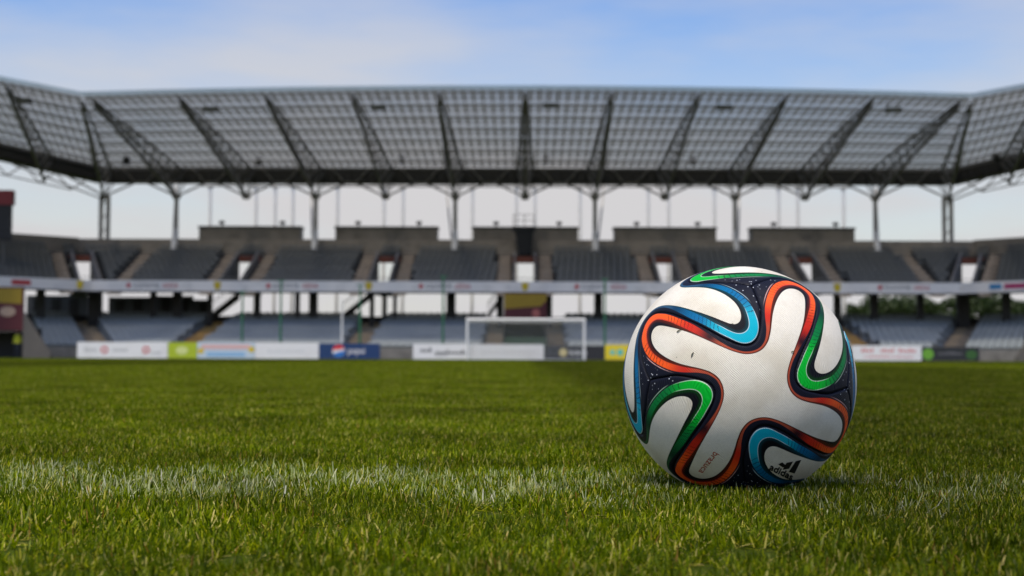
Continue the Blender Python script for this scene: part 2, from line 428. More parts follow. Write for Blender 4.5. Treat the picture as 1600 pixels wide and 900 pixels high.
def build_ball():
    base = (BC.x, BC.y, BC.z-BR)
    r = root('football', base, 'white football with orange, blue and green swirl print on the grass', 'football')
    me = ball_panel_mesh()
    mats = {'o': ball_material('print_orange', (0.95,0.115,0.014), (0.60,0.025,0.010), (0.03,0.006,0.010), False),
            'b': ball_material('print_blue', (0.0,0.42,0.56), (0.0,0.145,0.33), (0.004,0.035,0.085), True),
            'g': ball_material('print_green', (0.0,0.46,0.03), (0.002,0.20,0.045), (0.002,0.03,0.02), True)}
    me.materials.append(mats['o'])
    Fm = Matrix(BALLF.tolist())
    G = {'front': Matrix.Identity(3), 'back': Matrix(((1,0,0),(0,-1,0),(0,0,-1))),
         'top': Matrix(((1,0,0),(0,0,1),(0,-1,0))), 'bottom': Matrix(((1,0,0),(0,0,-1),(0,1,0))),
         'right': Matrix(((0,0,1),(0,1,0),(-1,0,0))), 'left': Matrix(((0,0,-1),(0,1,0),(1,0,0)))}
    cm = {'front':'o','back':'o','top':'b','bottom':'b','left':'g','right':'g'}
    lab = {'o':'panel edged in orange','b':'panel edged in blue','g':'panel edged in green'}
    pans = {}
    for k in G:
        o = bpy.data.objects.new('panel', me); COL.objects.link(o); o.parent = r
        o.location = BC-Vector(base); o.rotation_mode = 'QUATERNION'; o.rotation_quaternion = (Fm@G[k]).to_quaternion()
        o.material_slots[0].link = 'OBJECT'; o.material_slots[0].material = mats[cm[k]]
        o['label'] = lab[cm[k]]; pans[k] = (o, Fm@G[k])
    O = Vector((0,0,CAM_H))
    def onball(px, lift=0.00025):
        d = (FWD + RGT*((px[0]-800)/FPX) - UPV*((px[1]-450)/FPX)).normalized()
        oc = BC-O; b = d.dot(oc); t = b-math.sqrt(max(0, b*b-(oc.length_squared-BR*BR)))
        return (O+d*t-BC).normalized()*(BR+lift)
    def mark(name, shapes, panel, mt):
        o, Rm = pans[panel]; mb = MB(); Ri = Rm.transposed()
        for vs, fs in shapes: mb.add([Ri@onball(p) for p in vs], fs)
        q = bpy.data.objects.new(name, mb.mesh(name, mt)); COL.objects.link(q); q.parent = o
    def z5(x, y): return (1060+x/6.43, 640+y/6.43)
    def txt(s, org, xend, up):
        vs, fs = text_shape(s); w = max(v[0] for v in vs)
        ax = ((xend[0]-org[0])/w, (xend[1]-org[1])/w)
        return [z5(org[0]+v[0]*ax[0]+v[1]*up[0], org[1]+v[0]*ax[1]+v[1]*up[1]) for v in vs], fs
    blk = mat('print_black', (0.006,0.006,0.008), 0.45); red = mat('print_red', (0.42,0.05,0.02), 0.45)
    bars = []
    for qd in ([(1003,548),(1042,528),(1082,560),(1050,580)], [(1086,532),(1152,519),(1110,592),(1046,602)], [(1178,516),(1233,503),(1166,640),(1108,622)]):
        
        vs, fs = [], []
        for i in range(9):
            for j in range(4):
                a, b = i/8, j/3; q = [Vector(p) for p in qd]
                pt = (q[0]*(1-b)+q[1]*b)*(1-a)+(q[3]*(1-b)+q[2]*b)*a; vs.append(z5(pt.x, pt.y))
        fs = [(i*4+j, i*4+j+1, i*4+j+5, i*4+j+4) for i in range(8) for j in range(3)]
        bars.append((vs, fs))
    mark('printed_bars', bars, 'bottom', blk)
    vs, fs = txt('adidas', (906,596), (1132,706), (42,-82))
    # heavier strokes: two slightly shifted copies
    mark('printed_word', [(vs, fs), ([(x+.6, y+.4) for x, y in vs], fs), ([(x+.3, y-.5) for x, y in vs], fs), ([(x-.2, y+.6) for x, y in vs], fs)], 'bottom', blk)
    vs, fs = txt('brazuca', (360,416), (200,620), (82,47))
    mark('printed_word', [(vs, fs), ([(x+.2, y+.12) for x, y in vs], fs)], 'front', red)
    return r
build_ball()
def clipping(a, bend, b, label):
    pts = [BALL_ON(a, .0004), BALL_ON(bend, .0012), BALL_ON(b, .0005)]
    base = BC+pts[0]; mb = MB()
    for p, q, r1, r2 in ((pts[0], pts[1], .0004, .0006), (pts[1], pts[2], .0006, .0003)): mb.tube(BC+p, BC+q, r1, r2, n=4)
    o = mb.build('grass_clipping', mat('dry_clipping', (0.06,0.065,0.02), .8), base=tuple(base)); o['kind'] = 'thing'
    tag(o, label, 'grass clipping', 'grass clippings stuck to the ball')
def BALL_ON(px, lift):
    d = (FWD + RGT*((px[0]-800)/FPX) - UPV*((px[1]-450)/FPX)).normalized(); oc = BC-Vector((0,0,CAM_H)); b = d.dot(oc)
    t = b-math.sqrt(max(0, b*b-(oc.length_squared-BR*BR))); return (Vector((0,0,CAM_H))+d*t-BC).normalized()*(BR+lift)
clipping((1080.5,558.5), (1082,554), (1084,550.5), 'bent grass clipping stuck low on the left white arm of the ball')
clipping((1057.8,519.6), (1061,517.5), (1065.5,514.8), 'grass clipping stuck near the upper edge of the left white arm')
clipping((1236,550), (1238,549.6), (1240.5,550.2), 'tiny clipping stuck beside the orange line at the right of the ball')

# ------------------------------------------------------------------ materials of the stadium
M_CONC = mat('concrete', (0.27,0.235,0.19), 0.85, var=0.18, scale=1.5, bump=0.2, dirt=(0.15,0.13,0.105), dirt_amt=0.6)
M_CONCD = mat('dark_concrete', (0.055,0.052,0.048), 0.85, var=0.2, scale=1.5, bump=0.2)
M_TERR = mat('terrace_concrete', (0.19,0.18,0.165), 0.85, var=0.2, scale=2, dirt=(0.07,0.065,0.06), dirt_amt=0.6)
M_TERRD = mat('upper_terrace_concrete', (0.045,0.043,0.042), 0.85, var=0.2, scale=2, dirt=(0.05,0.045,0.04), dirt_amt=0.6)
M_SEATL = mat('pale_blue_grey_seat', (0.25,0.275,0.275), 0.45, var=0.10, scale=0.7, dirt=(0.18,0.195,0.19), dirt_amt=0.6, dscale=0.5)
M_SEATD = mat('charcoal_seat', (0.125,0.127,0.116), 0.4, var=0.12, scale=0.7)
M_TAN = mat('golden_tan_step', (0.55,0.33,0.09), 0.8, var=0.2, scale=3, dirt=(0.20,0.14,0.07), dirt_amt=0.5)
M_TAN2 = mat('beige_step', (0.46,0.35,0.21), 0.8, var=0.2, scale=3, dirt=(0.18,0.14,0.10), dirt_amt=0.5)
M_TAN3 = mat('upper_beige_step', (0.52,0.42,0.31), 0.8, var=0.2, scale=3, dirt=(0.25,0.20,0.15), dirt_amt=0.5)
M_WHITE = mat('white_fascia', (0.86,0.83,0.79), 0.5, var=0.05, scale=0.8, dirt=(0.45,0.44,0.42), dirt_amt=0.4)
M_REDBR = mat('red_brown_lintel', (0.19,0.055,0.030), 0.7, var=0.15)
M_STEEL = mat('dark_steel', (0.10,0.098,0.088), 0.5, metal=0.0, var=0.2, scale=2)
M_STEELM = mat('mid_grey_steel', (0.22,0.21,0.185), 0.5, var=0.15, scale=2)
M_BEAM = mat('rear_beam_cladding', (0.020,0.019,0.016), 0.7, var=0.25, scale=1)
M_COLUMN = mat('column_steel', (0.42,0.40,0.36), 0.5, var=0.12, scale=1.5, dirt=(0.16,0.15,0.13), dirt_amt=0.5)
M_SLEEVE = mat('white_column_base', (0.68,0.68,0.67), 0.5, var=0.05, dirt=(0.4,0.38,0.35), dirt_amt=0.4)
M_POST = mat('pale_grey_post', (0.78,0.78,0.76), 0.5, var=0.08)
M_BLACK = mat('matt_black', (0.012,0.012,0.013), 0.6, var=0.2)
M_WING = mat('dark_grey_concrete', (0.10,0.092,0.082), 0.85, var=0.2, scale=1.5, bump=0.2)
M_GREENP = mat('green_pole_paint', (0.02,0.13,0.06), 0.45, var=0.12)
M_MAROON = mat('maroon_banner', (0.085,0.010,0.014), 0.6, var=0.15)
M_YELLOW = mat('yellow_print', (0.62,0.46,0.015), 0.55, var=0.1)
M_YELLOWD = mat('dull_yellow_print', (0.30,0.20,0.01), 0.6, var=0.15)
M_RED = mat('red_print', (0.52,0.045,0.05), 0.5, var=0.08)
M_GREY = mat('grey_print', (0.13,0.13,0.14), 0.5, var=0.08)
M_LGREY = mat('light_grey_print', (0.45,0.46,0.47), 0.5, var=0.08)
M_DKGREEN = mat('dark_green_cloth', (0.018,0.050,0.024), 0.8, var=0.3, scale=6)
M_GOAL = mat('white_goal_paint', (0.78,0.78,0.77), 0.35, var=0.04)
M_NET = mat('white_net_cord', (0.55,0.56,0.55), 0.8, var=0.05)

def translucent_mat(name, col, tcol, fac, clear=0.0):
    M = bpy.data.materials.new(name); M.use_nodes = True
    n, l = M.node_tree.nodes, M.node_tree.links; p = n['Principled BSDF']; o = n['Material Output']
    p.inputs['Roughness'].default_value = 0.35
    tc = n.new('ShaderNodeTexCoord'); nz = n.new('ShaderNodeTexNoise'); nz.inputs['Scale'].default_value = 0.6; nz.inputs['Detail'].default_value = 6
    l.new(tc.outputs['Object'], nz.inputs['Vector'])
    mx = n.new('ShaderNodeMix'); mx.data_type = 'RGBA'; l.new(nz.outputs['Fac'], mx.inputs['Factor'])
    mx.inputs[6].default_value = (*[c*.62 for c in tcol], 1); mx.inputs[7].default_value = (*[c*1.35 for c in tcol], 1)
    p.inputs['Base Color'].default_value = (*col, 1)
    t = n.new('ShaderNodeBsdfTranslucent'); l.new(mx.outputs[2], t.inputs['Color'])
    s = n.new('ShaderNodeMixShader'); s.inputs[0].default_value = fac; l.new(p.outputs[0], s.inputs[1]); l.new(t.outputs[0], s.inputs[2])
    out = s.outputs[0]
    if clear:
        tr = n.new('ShaderNodeBsdfTransparent'); s2 = n.new('ShaderNodeMixShader'); s2.inputs[0].default_value = clear
        l.new(out, s2.inputs[1]); l.new(tr.outputs[0], s2.inputs[2]); out = s2.outputs[0]
    l.new(out, o.inputs['Surface'])
    return M
M_PANEL = translucent_mat('polycarbonate_panel', (0.19,0.195,0.175), (0.175,0.175,0.15), 0.65, 0.46)
M_STRIP = translucent_mat('clear_glazing_strip', (0.34,0.35,0.35), (0.28,0.28,0.27), 0.6, 0.68)
M_EDGE = translucent_mat('teal_edge_glazing', (0.5,0.62,0.64), (0.5,0.6,0.62), 0.5, 0.45)

# ------------------------------------------------------------------ seating bowl geometry
def XM(Y): return 31.2+0.414*(Y-102)
def cor(side, Y, t):                      # point on a 45 degree corner section
    return (side*(XM(Y)+.7071*t), Y-.7071*t)
def strip_mid(mb, Y0, Y1, z0, z1, xa=None, xb=None, ga=0.0, gb=0.0):
    a0 = -XM(Y0)+ga if xa is None else xa; a1 = -XM(Y1)+ga if xa is None else xa
    b0 = XM(Y0)-gb if xb is None else xb; b1 = XM(Y1)-gb if xb is None else xb
    mb.hexa([(a0,Y0,z0),(b0,Y0,z0),(b1,Y1,z0),(a1,Y1,z0),(a0,Y0,z1),(b0,Y0,z1),(b1,Y1,z1),(a1,Y1,z1)])
def strip_cor(mb, side, Y0, Y1, z0, z1, t0, t1):
    p = [cor(side,Y0,t0), cor(side,Y0,t1), cor(side,Y1,t1), cor(side,Y1,t0)]
    if side > 0: p = p[::1]
    else: p = [p[1], p[0], p[3], p[2]]
    mb.hexa([(*q, z0) for q in p]+[(*q, z1) for q in p])

def seat_mesh(name, m):
    mb = MB()
    # bucket: thick pan with raised rear edge and a leaning backrest, on a bracket
    mb.hexa([(-.21,-.19,.36),(.21,-.19,.36),(.21,.17,.34),(-.21,.17,.34),(-.22,-.21,.42),(.22,-.21,.42),(.22,.17,.39),(-.22,.17,.39)])
    mb.hexa([(-.22,.16,.56),(.22,.16,.56),(.22,.20,.55),(-.22,.20,.55),(-.20,.23,.80),(.20,.23,.80),(.20,.29,.80),(-.20,.29,.80)])
    mb.box(-.17,-.12,.15,.19,.36,.56); mb.box(.12,.17,.15,.19,.36,.56)
    mb.box(-.20,.20,-.08,.17,0.0,.36)
    return mb, mb.mesh(name, m)

def place_seats(rootobj, spots, mb, me, mt, n_ind=300):
    """spots: (x, y, z, rot, score). The best-seen 300 are objects, the rest one joined part"""
    spots = sorted(spots, key=lambda s: s[4])
    L = rootobj.location
    for x, y, z, r, _ in spots[:n_ind]:
        o = bpy.data.objects.new('seat', me); COL.objects.link(o); o.parent = rootobj
        o.location = (x-L.x, y-L.y, z-L.z); o.rotation_euler.z = r
    V = np.array(mb.v); F = mb.f; nv = len(V); allv = []; allf = []
    for k, (x, y, z, r, _) in enumerate(spots[n_ind:]):
        c, s_ = math.cos(r), math.sin(r)
        P = np.stack([V[:,0]*c-V[:,1]*s_+x, V[:,0]*s_+V[:,1]*c+y, V[:,2]+z], 1)
        allv.append(P); allf += [tuple(i+k*nv for i in f) for f in F]
    m2 = MB(); m2.v = [tuple(p) for p in np.vstack(allv)]; m2.f = allf
    o = m2.build('seat_rows', mt, rootobj); o['kind'] = 'stuff'

def proj(p):
    q = Vector(p)-Vector((0,0,CAM_H)); z = q.dot(FWD); return 800+FPX*q.dot(RGT)/z, 450-FPX*q.dot(UPV)/z
def behind_ball(x, y): return ((x-1156)/186)**2+((y-598)/186)**2 < 1

# ---- lower stand
LR, LDY, LY, LZ, LDZ = 16, 0.85, 95.0, 0.35, 0.16
low = root('lower_stand', (0, LY, 0), 'lower seating tier of pale blue grey seats with tan stair aisles behind the goal', 'grandstand')
TG = 1.48                                   # half width of the central tunnel gap
for i in range(LR):
    Y0 = LY+LDY*i; z = LZ+LDZ*i; mb = MB()
    strip_mid(mb, Y0, Y0+LDY, 0.0 if i == 0 else z-.5, z, None, -TG); strip_mid(mb, Y0, Y0+LDY, 0.0 if i == 0 else z-.5, z, TG, None)
    for s_ in (-1, 1): strip_cor(mb, s_, Y0, Y0+LDY, 0.0 if i == 0 else z-.5, z, 0, 4.4 if s_ < 0 else 5.0)
    mb.build('terrace_step', M_TERR, low)
laisles = [(-23.0,.85,M_TAN),(-11.5,.78,M_TAN2),(-2.12,.6,M_TAN2),(2.12,.6,M_TAN2),(11.5,.78,M_TAN2),(23.0,.85,M_TAN),(None,-1,M_TAN2),(None,1,M_TAN2)]
def aisle(rootobj, pos, wd, mt, rows, Y, DY, Z, DZ, side=0, t=None):
    st = MB()
    def at(Yv):
        if t is not None: return cor(side, Yv, t)
        if pos is None: return (side*XM(Yv), Yv)
        if callable(pos): return (pos(Yv), Yv)
        return (pos, Yv)
    # stringers on both sides carry the steps
    a, b = at(Y), at(Y+DY*rows)
    for sg in (-1, 1):
        st.hexa([(a[0]+sg*wd-.03,a[1],Z-.3),(a[0]+sg*wd+.03,a[1],Z-.3),(b[0]+sg*wd+.03,b[1],Z+DZ*rows-.3),(b[0]+sg*wd-.03,b[1],Z+DZ*rows-.3),
                 (a[0]+sg*wd-.03,a[1],Z+.02),(a[0]+sg*wd+.03,a[1],Z+.02),(b[0]+sg*wd+.03,b[1],Z+DZ*(rows-1)+.02),(b[0]+sg*wd-.03,b[1],Z+DZ*(rows-1)+.02)])
    so = st.build('aisle_stair', mt, rootobj)
    for i in range(rows):
        Y0 = Y+DY*i; z = Z+DZ*i; m2 = MB()
        for (ya, yb, za, zb) in ((Y0-.002, Y0+DY*.5, z-.05, z+.022), (Y0-DY*.45, Y0-.004, z-DZ*.9, z-DZ*.45)):
            p = at(ya); q = at(yb)
            m2.hexa([(p[0]-wd+.04,p[1],za),(p[0]+wd-.04,p[1],za),(q[0]+wd-.04,q[1],za),(q[0]-wd+.04,q[1],za),
                     (p[0]-wd+.04,p[1],zb),(p[0]+wd-.04,p[1],zb),(q[0]+wd-.04,q[1],zb),(q[0]-wd+.04,q[1],zb)])
        m2.build('step', mt, so)
for pos, w_, mt_ in laisles:
    if pos is None: aisle(low, None, .8, mt_, LR, LY, LDY, LZ, LDZ, side=w_)
    else: aisle(low, pos, w_, mt_, LR, LY, LDY, LZ, LDZ)
mb = MB(); strip_mid(mb, 94.7, 94.99, 0, .75, None, -TG-.1); strip_mid(mb, 94.7, 94.99, 0, .75, TG+.1, None)
for s_ in (-1, 1): strip_cor(mb, s_, 94.7, 94.99, 0, .75, 0, 4.4 if s_ < 0 else 5.0)
mb.build('front_wall', M_TERR, low)
mb = MB(); strip_mid(mb, LY+LDY*LR+.05, LY+LDY*LR+.25, 2.2, 3.25, None, -TG); strip_mid(mb, LY+LDY*LR+.05, LY+LDY*LR+.25, 2.2, 3.25, TG, None)
for s_ in (-1, 1): strip_cor(mb, s_, LY+LDY*LR+.05, LY+LDY*LR+.25, 2.2, 3.25, 0, 9)
mb.build('rear_wall', M_CONCD, low)
smb, sme = seat_mesh('lower_seat', M_SEATL)
spots = []
for i in range(LR):
    Y0 = LY+LDY*i; z = LZ+LDZ*i; yc = Y0+.50
    x = -XM(yc)+1.15
    while x < XM(yc)-1.1:
        if abs(x) > TG+.3 and all(p is None or abs(x-p) > w_+.20 for p, w_, _ in laisles):
            px, py = proj((x, yc, z+.7))
            sc_ = yc + (50 if py > 533 or behind_ball(px, py) or (640 < px < 1000 and i < 5) else 0)
            spots.append((x+random.uniform(-.01,.01), yc, z, random.uniform(-.02,.02), sc_))
        x += .5
    for s_ in (-1, 1):
        t = 1.2
        while t < (4.2 if s_ < 0 else 4.8):
            p = cor(s_, yc, t); spots.append((p[0], p[1], z, s_*-math.pi/4*1.0 if s_ > 0 else math.pi/4, 99)); t += .5
place_seats(low, spots, smb, sme, M_SEATL)

# ---- upper stand
UR, UDY, UY, UZ, UDZ = 9, 1.05, 102.35, 4.95, 0.40
up = root('upper_stand', (0, UY, 0), 'upper seating tier of charcoal seats above the white advertising fascia', 'grandstand')
VX = [-21.4, -10.6, 0.0, 10.6, 21.4]; VH = 0.70; VROW = 7
for i in range(UR):
    Y0 = UY+UDY*i; z = UZ+UDZ*i; mb = MB()
    if i < VROW:
        edges = [None]+[v for x in VX for v in (x-VH-.08, x+VH+.08)]+[None]
        th = .13 if i == 0 else .45
        for a, b in zip(edges[::2], edges[1::2]): strip_mid(mb, Y0, Y0+UDY, z-th, z, a, b, VH+.08, VH+.08)
        for s_ in (-1, 1): strip_cor(mb, s_, Y0, Y0+UDY, z-th, z, VH+.35, 15)
    else:
        edges = [None]+[v for x in VX for v in (x-VH-.2, x+VH+.2)]+[None]
        for a, b in zip(edges[::2], edges[1::2]): strip_mid(mb, Y0, Y0+UDY, z-.47, z, a, b, VH+.2, VH+.2)
        for x in VX: strip_mid(mb, Y0, Y0+UDY, z-.2, z, x-VH-.2, x+VH+.2)
        strip_mid(mb, Y0, Y0+UDY, z-.2, z, -XM(Y0)-.01, -XM(Y0)+VH+.45); strip_mid(mb, Y0, Y0+UDY, z-.2, z, XM(Y0)-VH-.45, XM(Y0)+.01)
        for s_ in (-1, 1): strip_cor(mb, s_, Y0, Y0+UDY, z-.198, z-.002, 0, VH+.2); strip_cor(mb, s_, Y0, Y0+UDY, z-.47, z, VH+.2, 15)
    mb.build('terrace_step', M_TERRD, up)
# fascia with its soffit
mb = MB(); strip_mid(mb, 102.0, 102.3, 4.84, 5.60)
for s_ in (-1, 1): strip_cor(mb, s_, 102.0, 102.3, 4.84, 5.60, 0, 15)
fascia = mb.build('fascia', M_WHITE, up)
mb = MB(); strip_mid(mb, 102.05, 102.6, 4.74, 4.80)
for s_ in (-1, 1): strip_cor(mb, s_, 102.05, 102.6, 4.74, 4.80, 0, 15)
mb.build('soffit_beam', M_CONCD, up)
# vomitories
def vomitory(fx, side=0):
    mb = MB()
    zt = lambda Y: UZ+UDZ*((Y-UY)/UDY)+.55
    Y0, Y1 = UY+.5, UY+UDY*VROW
    for sg in (-1, 1):
        pts = []
        for (zz) in (0, 1):
            for (yy, off) in ((Y0, VH), (Y0, VH+.16), (Y1, VH+.16), (Y1, VH)):
                x = fx(yy)+sg*off; pts.append((x, yy, 4.9 if zz == 0 else zt(yy)))
        mb.hexa(pts)
    v = mb.build('vomitory_wall', M_TERR, up)
    l_ = MB(); x = fx(Y1); l_.box(x-VH-.3, x+VH+.3, Y1-.25, Y1-.01, 7.42, 7.92); l_.build('lintel', M_REDBR, v)
    f_ = MB(); xa, xb = fx(Y0-.3), fx(Y1+2); f_.hexa([(xa-VH,Y0-.3,4.9),(xa+VH,Y0-.3,4.9),(xb+VH,Y1+2,4.9),(xb-VH,Y1+2,4.9),(xa-VH,Y0-.3,5.05),(xa+VH,Y0-.3,5.05),(xb+VH,Y1+2,5.05),(xb-VH,Y1+2,5.05)])
    f_.build('floor', M_TERR, v)
    h_ = MB(); h_.tube((fx(Y0)-VH, Y0, 5.9), (fx(Y0)+VH, Y0, 5.9), .025); h_.build('handrail', M_STEELM, v)
for x in VX: vomitory(lambda Y, x=x: x)
for s_ in (-1, 1): vomitory(lambda Y, s_=s_: s_*(XM(Y)))
for x in VX:
    for sg in (-1, 1): aisle(up, x+sg*1.55, .48, M_TAN3, UR, UY, UDY, UZ, UDZ)
for s_ in (-1, 1):
    aisle(up, (lambda Y, s_=s_: s_*(XM(UY)-1.7)), .48, M_TAN3, UR, UY, UDY, UZ, UDZ)
    aisle(up, 0, .48, M_TAN3, UR, UY, UDY, UZ, UDZ, side=s_, t=1.9)
umb, ume = seat_mesh('upper_seat', M_SEATD)
spots = []
for i in range(UR):
    Y0 = UY+UDY*i; z = UZ+UDZ*i; yc = Y0+.62
    x = -XM(yc)+.6
    while x < XM(yc)-.5:
        ok = all(abs(x-v) > (2.05 if i < VROW else 0) for v in VX) and all(abs(abs(x-v)-1.55) > .68 for v in VX)
        ok = ok and abs(abs(x)-(XM(UY)-1.7)) > .74 and (i >= VROW or abs(x) < XM(yc)-1.3)
        ok = ok and not (i >= 7 and abs(x) < 1.3)
        if ok:
            px, py = proj((x, yc, z+.7)); spots.append((x, yc, z, random.uniform(-.02,.02), yc+(50 if behind_ball(px, py) or i == 0 else 0)))
        x += .5
    for s_ in (-1, 1):
        t = 2.7 if i < VROW else .5
        while t < 14:
            if abs(t-1.9) > .74:
                p = cor(s_, yc, t); spots.append((p[0], p[1], z, -s_*math.pi/4, 99))
            t += .5
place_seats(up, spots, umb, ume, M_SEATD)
# walls along the back
mb = MB(); strip_mid(mb, UY+UDY*UR+.02, UY+UDY*UR+.25, 7.95, 9.42)
for s_ in (-1, 1): strip_cor(mb, s_, UY+UDY*UR+.02, UY+UDY*UR+.25, 7.95, 9.5, 0, 15)
mb.build('rear_wall', M_CONC, up)
for a, b in ((308,467),(522,682),(738,903),(960,1120),(1175,1337)):
    Yp = 113.6; mb = MB(); xa, xb = wX(a,Yp), wX(b,Yp)
    mb.box(xa, xb, Yp, Yp+1.6, 8.6, wZ(357,Yp)); pw = mb.build('parapet_block', M_CONC, up)
    c_ = MB(); c_.box(xa-.08, xb+.08, Yp-.08, Yp+1.7, wZ(357,Yp)+.003, wZ(357,Yp)+.14); c_.build('coping', M_CONCD, pw)
    for u_ in (.22, .82):
        l_ = MB(); xx = xa+(xb-xa)*u_; zt = wZ(357,Yp)+.15
        l_.box(xx-.04, xx+.04, Yp+.3, Yp+.38, zt, zt+.18); l_.hexa([(xx-.22,Yp+.1,zt+.15),(xx+.22,Yp+.1,zt+.15),(xx+.22,Yp+.35,zt+.18),(xx-.22,Yp+.35,zt+.18),(xx-.2,Yp+.12,zt+.42),(xx+.2,Yp+.12,zt+.42),(xx+.2,Yp+.3,zt+.40),(xx-.2,Yp+.3,zt+.40)])
        l_.build('spotlight', M_BLACK, pw)
# pillars and stairs in the open concourse under the tier
PIL = [(60,.5),(146,.95),(237,.4),(275,.6),(326,.3),(400,.42),(463,.32),(488,.6),(580,.30),(600,.28),(616,.25),(704,.66),(781,.5),(858,.42),(935,.6),(1310,.5),(1368,.5),(1440,.4),(1507,.9),(1575,.5)]
for px, w_ in PIL:
    Yp = 106.0; x = wX(px, Yp)
    if abs(x) > XM(Yp)-.5: Yp -= (abs(x)-XM(Yp)); x = wX(px, Yp)
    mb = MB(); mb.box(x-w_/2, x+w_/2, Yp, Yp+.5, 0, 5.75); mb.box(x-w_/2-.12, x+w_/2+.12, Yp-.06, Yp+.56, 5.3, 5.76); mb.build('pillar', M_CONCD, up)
for a, b in ((536,574),(330,368),(762,783),(1238,1276),(1050,1090)):
    Yp = 107.2; x0, x1 = wX(a,Yp), wX(b,Yp); z0, z1 = wZ(489,Yp), wZ(459,Yp)
    mb = MB(); mb.hexa([(x0-.3,Yp,z0-.35),(x0+.3,Yp,z0-.35),(x0+.3,Yp+1.3,z0-.35),(x0-.3,Yp+1.3,z0-.35)][:0] or
        [(x0,Yp,z0-.45),(x1,Yp,z1-.45),(x1,Yp+1.3,z1-.45),(x0,Yp+1.3,z0-.45),(x0,Yp,z0-.05),(x1,Yp,z1-.05),(x1,Yp+1.3,z1-.05),(x0,Yp+1.3,z0-.05)])
    ac = mb.build('access_stair', M_CONCD, up)
    r_ = MB(); r_.tube((x0,Yp,z0+.75), (x1,Yp,z1+.75), .03)
    for q in np.linspace(0,1,7): r_.tube((x0+(x1-x0)*q,Yp,z0+(z1-z0)*q-.1), (x0+(x1-x0)*q,Yp,z0+(z1-z0)*q+.75), .02)
    r_.build('railing', M_STEEL, ac)
for a, b, y0, y1 in ((572,617,455,461),(372,398,455,460)):
    Yp = 106.7; mb = MB(); mb.box(wX(a,Yp), wX(b,Yp), Yp, Yp+1.2, wZ(y1,Yp), wZ(y0,Yp)); mb.build('landing', M_CONCD, up)
M_KIOSK = mat('grey_concourse_wall', (0.13,0.135,0.145), 0.7, var=0.2, scale=0.6)
for a, b, y0, y1 in ((168,236,466,494),(240,300,464,494),(40,135,464,494),(300,330,470,494)):
    Yp = 111.0; mb = MB(); x0, x1 = wX(a,Yp), wX(b,Yp); mb.box(x0, x1, Yp, Yp+.3, 0, wZ(y0,Yp,820)); o = mb.build('concourse_wall', M_KIOSK, up)
    for q in np.arange(x0+.9, x1-.3, 1.4):
        d_ = MB(); d_.box(q-.35, q+.35, Yp-.04, Yp-.003, 3.3, wZ(y0,Yp)-.25); d_.build('shutter', M_CONCD, o)
# lettering and crests on the fascia
TV, TF = text_shape('KOLPORTER')
TV2, TF2 = text_shape('ARENA')
def flat_text(vs, fs, x0, x1, z0, z1, Y):
    mx = max(v[0] for v in vs); my = max(v[1] for v in vs)
    mb = MB(); mb.add([(x0+(x1-x0)*v[0]/mx, Y, z0+(z1-z0)*v[1]/my) for v in vs], fs); return mb
for px in (195, 414, 653, 897, 1130, 1372):
    Yp = 101.99; s_ = 82/70*1.0
    d_ = MB(); xa = wX(px+4,Yp); zc = 5.24
    d_.add([(xa-.2,Yp,zc),(xa,Yp,zc-.22),(xa+.2,Yp,zc),(xa,Yp,zc+.22)], [(0,1,2,3)]); d_.build('red_emblem', M_RED, fascia)
    flat_text(TV, TF, wX(px+11,Yp), wX(px+52,Yp), 5.08, 5.40, Yp).build('grey_lettering', M_GREY, fascia)
    flat_text(TV2, TF2, wX(px+57,Yp), wX(px+82,Yp), 5.06, 5.42, Yp).build('red_lettering', M_RED, fascia)
for px in (106, 338, 575, 820, 1070, 1309):
    Yp = 101.97 if abs(px-820) < 660 else 101.2
    x = wX(px,Yp); c_ = MB()
    if abs(x) > XM(102): x = -XM(102)-.6; Yp = 101.2
    c_.add([(x-.24,Yp,5.52),(x-.24,Yp,5.12),(x,Yp,4.9),(x+.24,Yp,5.12),(x+.24,Yp,5.52)], [(0,1,2,3,4)])
    c_.add([(x-.24,Yp+.03,5.52),(x-.24,Yp+.03,5.12),(x,Yp+.03,4.9),(x+.24,Yp+.03,5.12),(x+.24,Yp+.03,5.52)], [(4,3,2,1,0)])
    co = c_.build('crest', M_YELLOW, fascia)
for s_, t0, t1, mt_ in ((-1, 4.6, 6.0, M_RED), (1, 2.2, 3.1, None), (1, 3.3, 8.0, None)):
    mt_ = mt_ or (mat('blue_print', (0.03,0.22,0.45)) if t0 < 3 else mat('magenta_print', (0.45,0.03,0.13)))
    d_ = MB(); p, q = cor(s_, 101.985, t0), cor(s_, 101.985, t1)
    d_.add([(*p,5.06),(*q,5.06),(*q,5.42),(*p,5.42)], [(0,1,2,3)] if s_ < 0 else [(3,2,1,0)]); d_.build('coloured_lettering_block', mt_, fascia)

# ---- platform in the middle of the top rows
Yp = 111.0
cp_ = root('camera_platform', (0, Yp, 8.2), 'dark camera platform with a rail at the top centre of the upper tier', 'platform')
mb = MB(); mb.box(wX(800,Yp), wX(836,Yp), Yp-.9, Yp+.9, wZ(361,Yp), wZ(355,Yp)); mb.build('deck', M_BLACK, cp_)
mb = MB(); z0, z1 = 8.15, wZ(361,Yp)
mb.hexa([(-.45,Yp-.6,z0),(.5,Yp-.6,z0),(.5,Yp+.6,z0),(-.45,Yp+.6,z0),(-.78,Yp-.8,z1-.01),(.68,Yp-.8,z1-.01),(.68,Yp+.8,z1-.01),(-.78,Yp+.8,z1-.01)]); mb.build('box_base', M_BLACK, cp_)
mb = MB(); zt = wZ(355,Yp)
for x in (wX(802,Yp), wX(819,Yp), wX(834,Yp)): mb.tube((x,Yp-.85,zt), (x,Yp-.85,zt+.9), .03)
for dz in (.45, .9): mb.tube((wX(802,Yp),Yp-.85,zt+dz), (wX(834,Yp),Yp-.85,zt+dz), .025)
mb.build('guard_rail', M_STEELM, cp_)

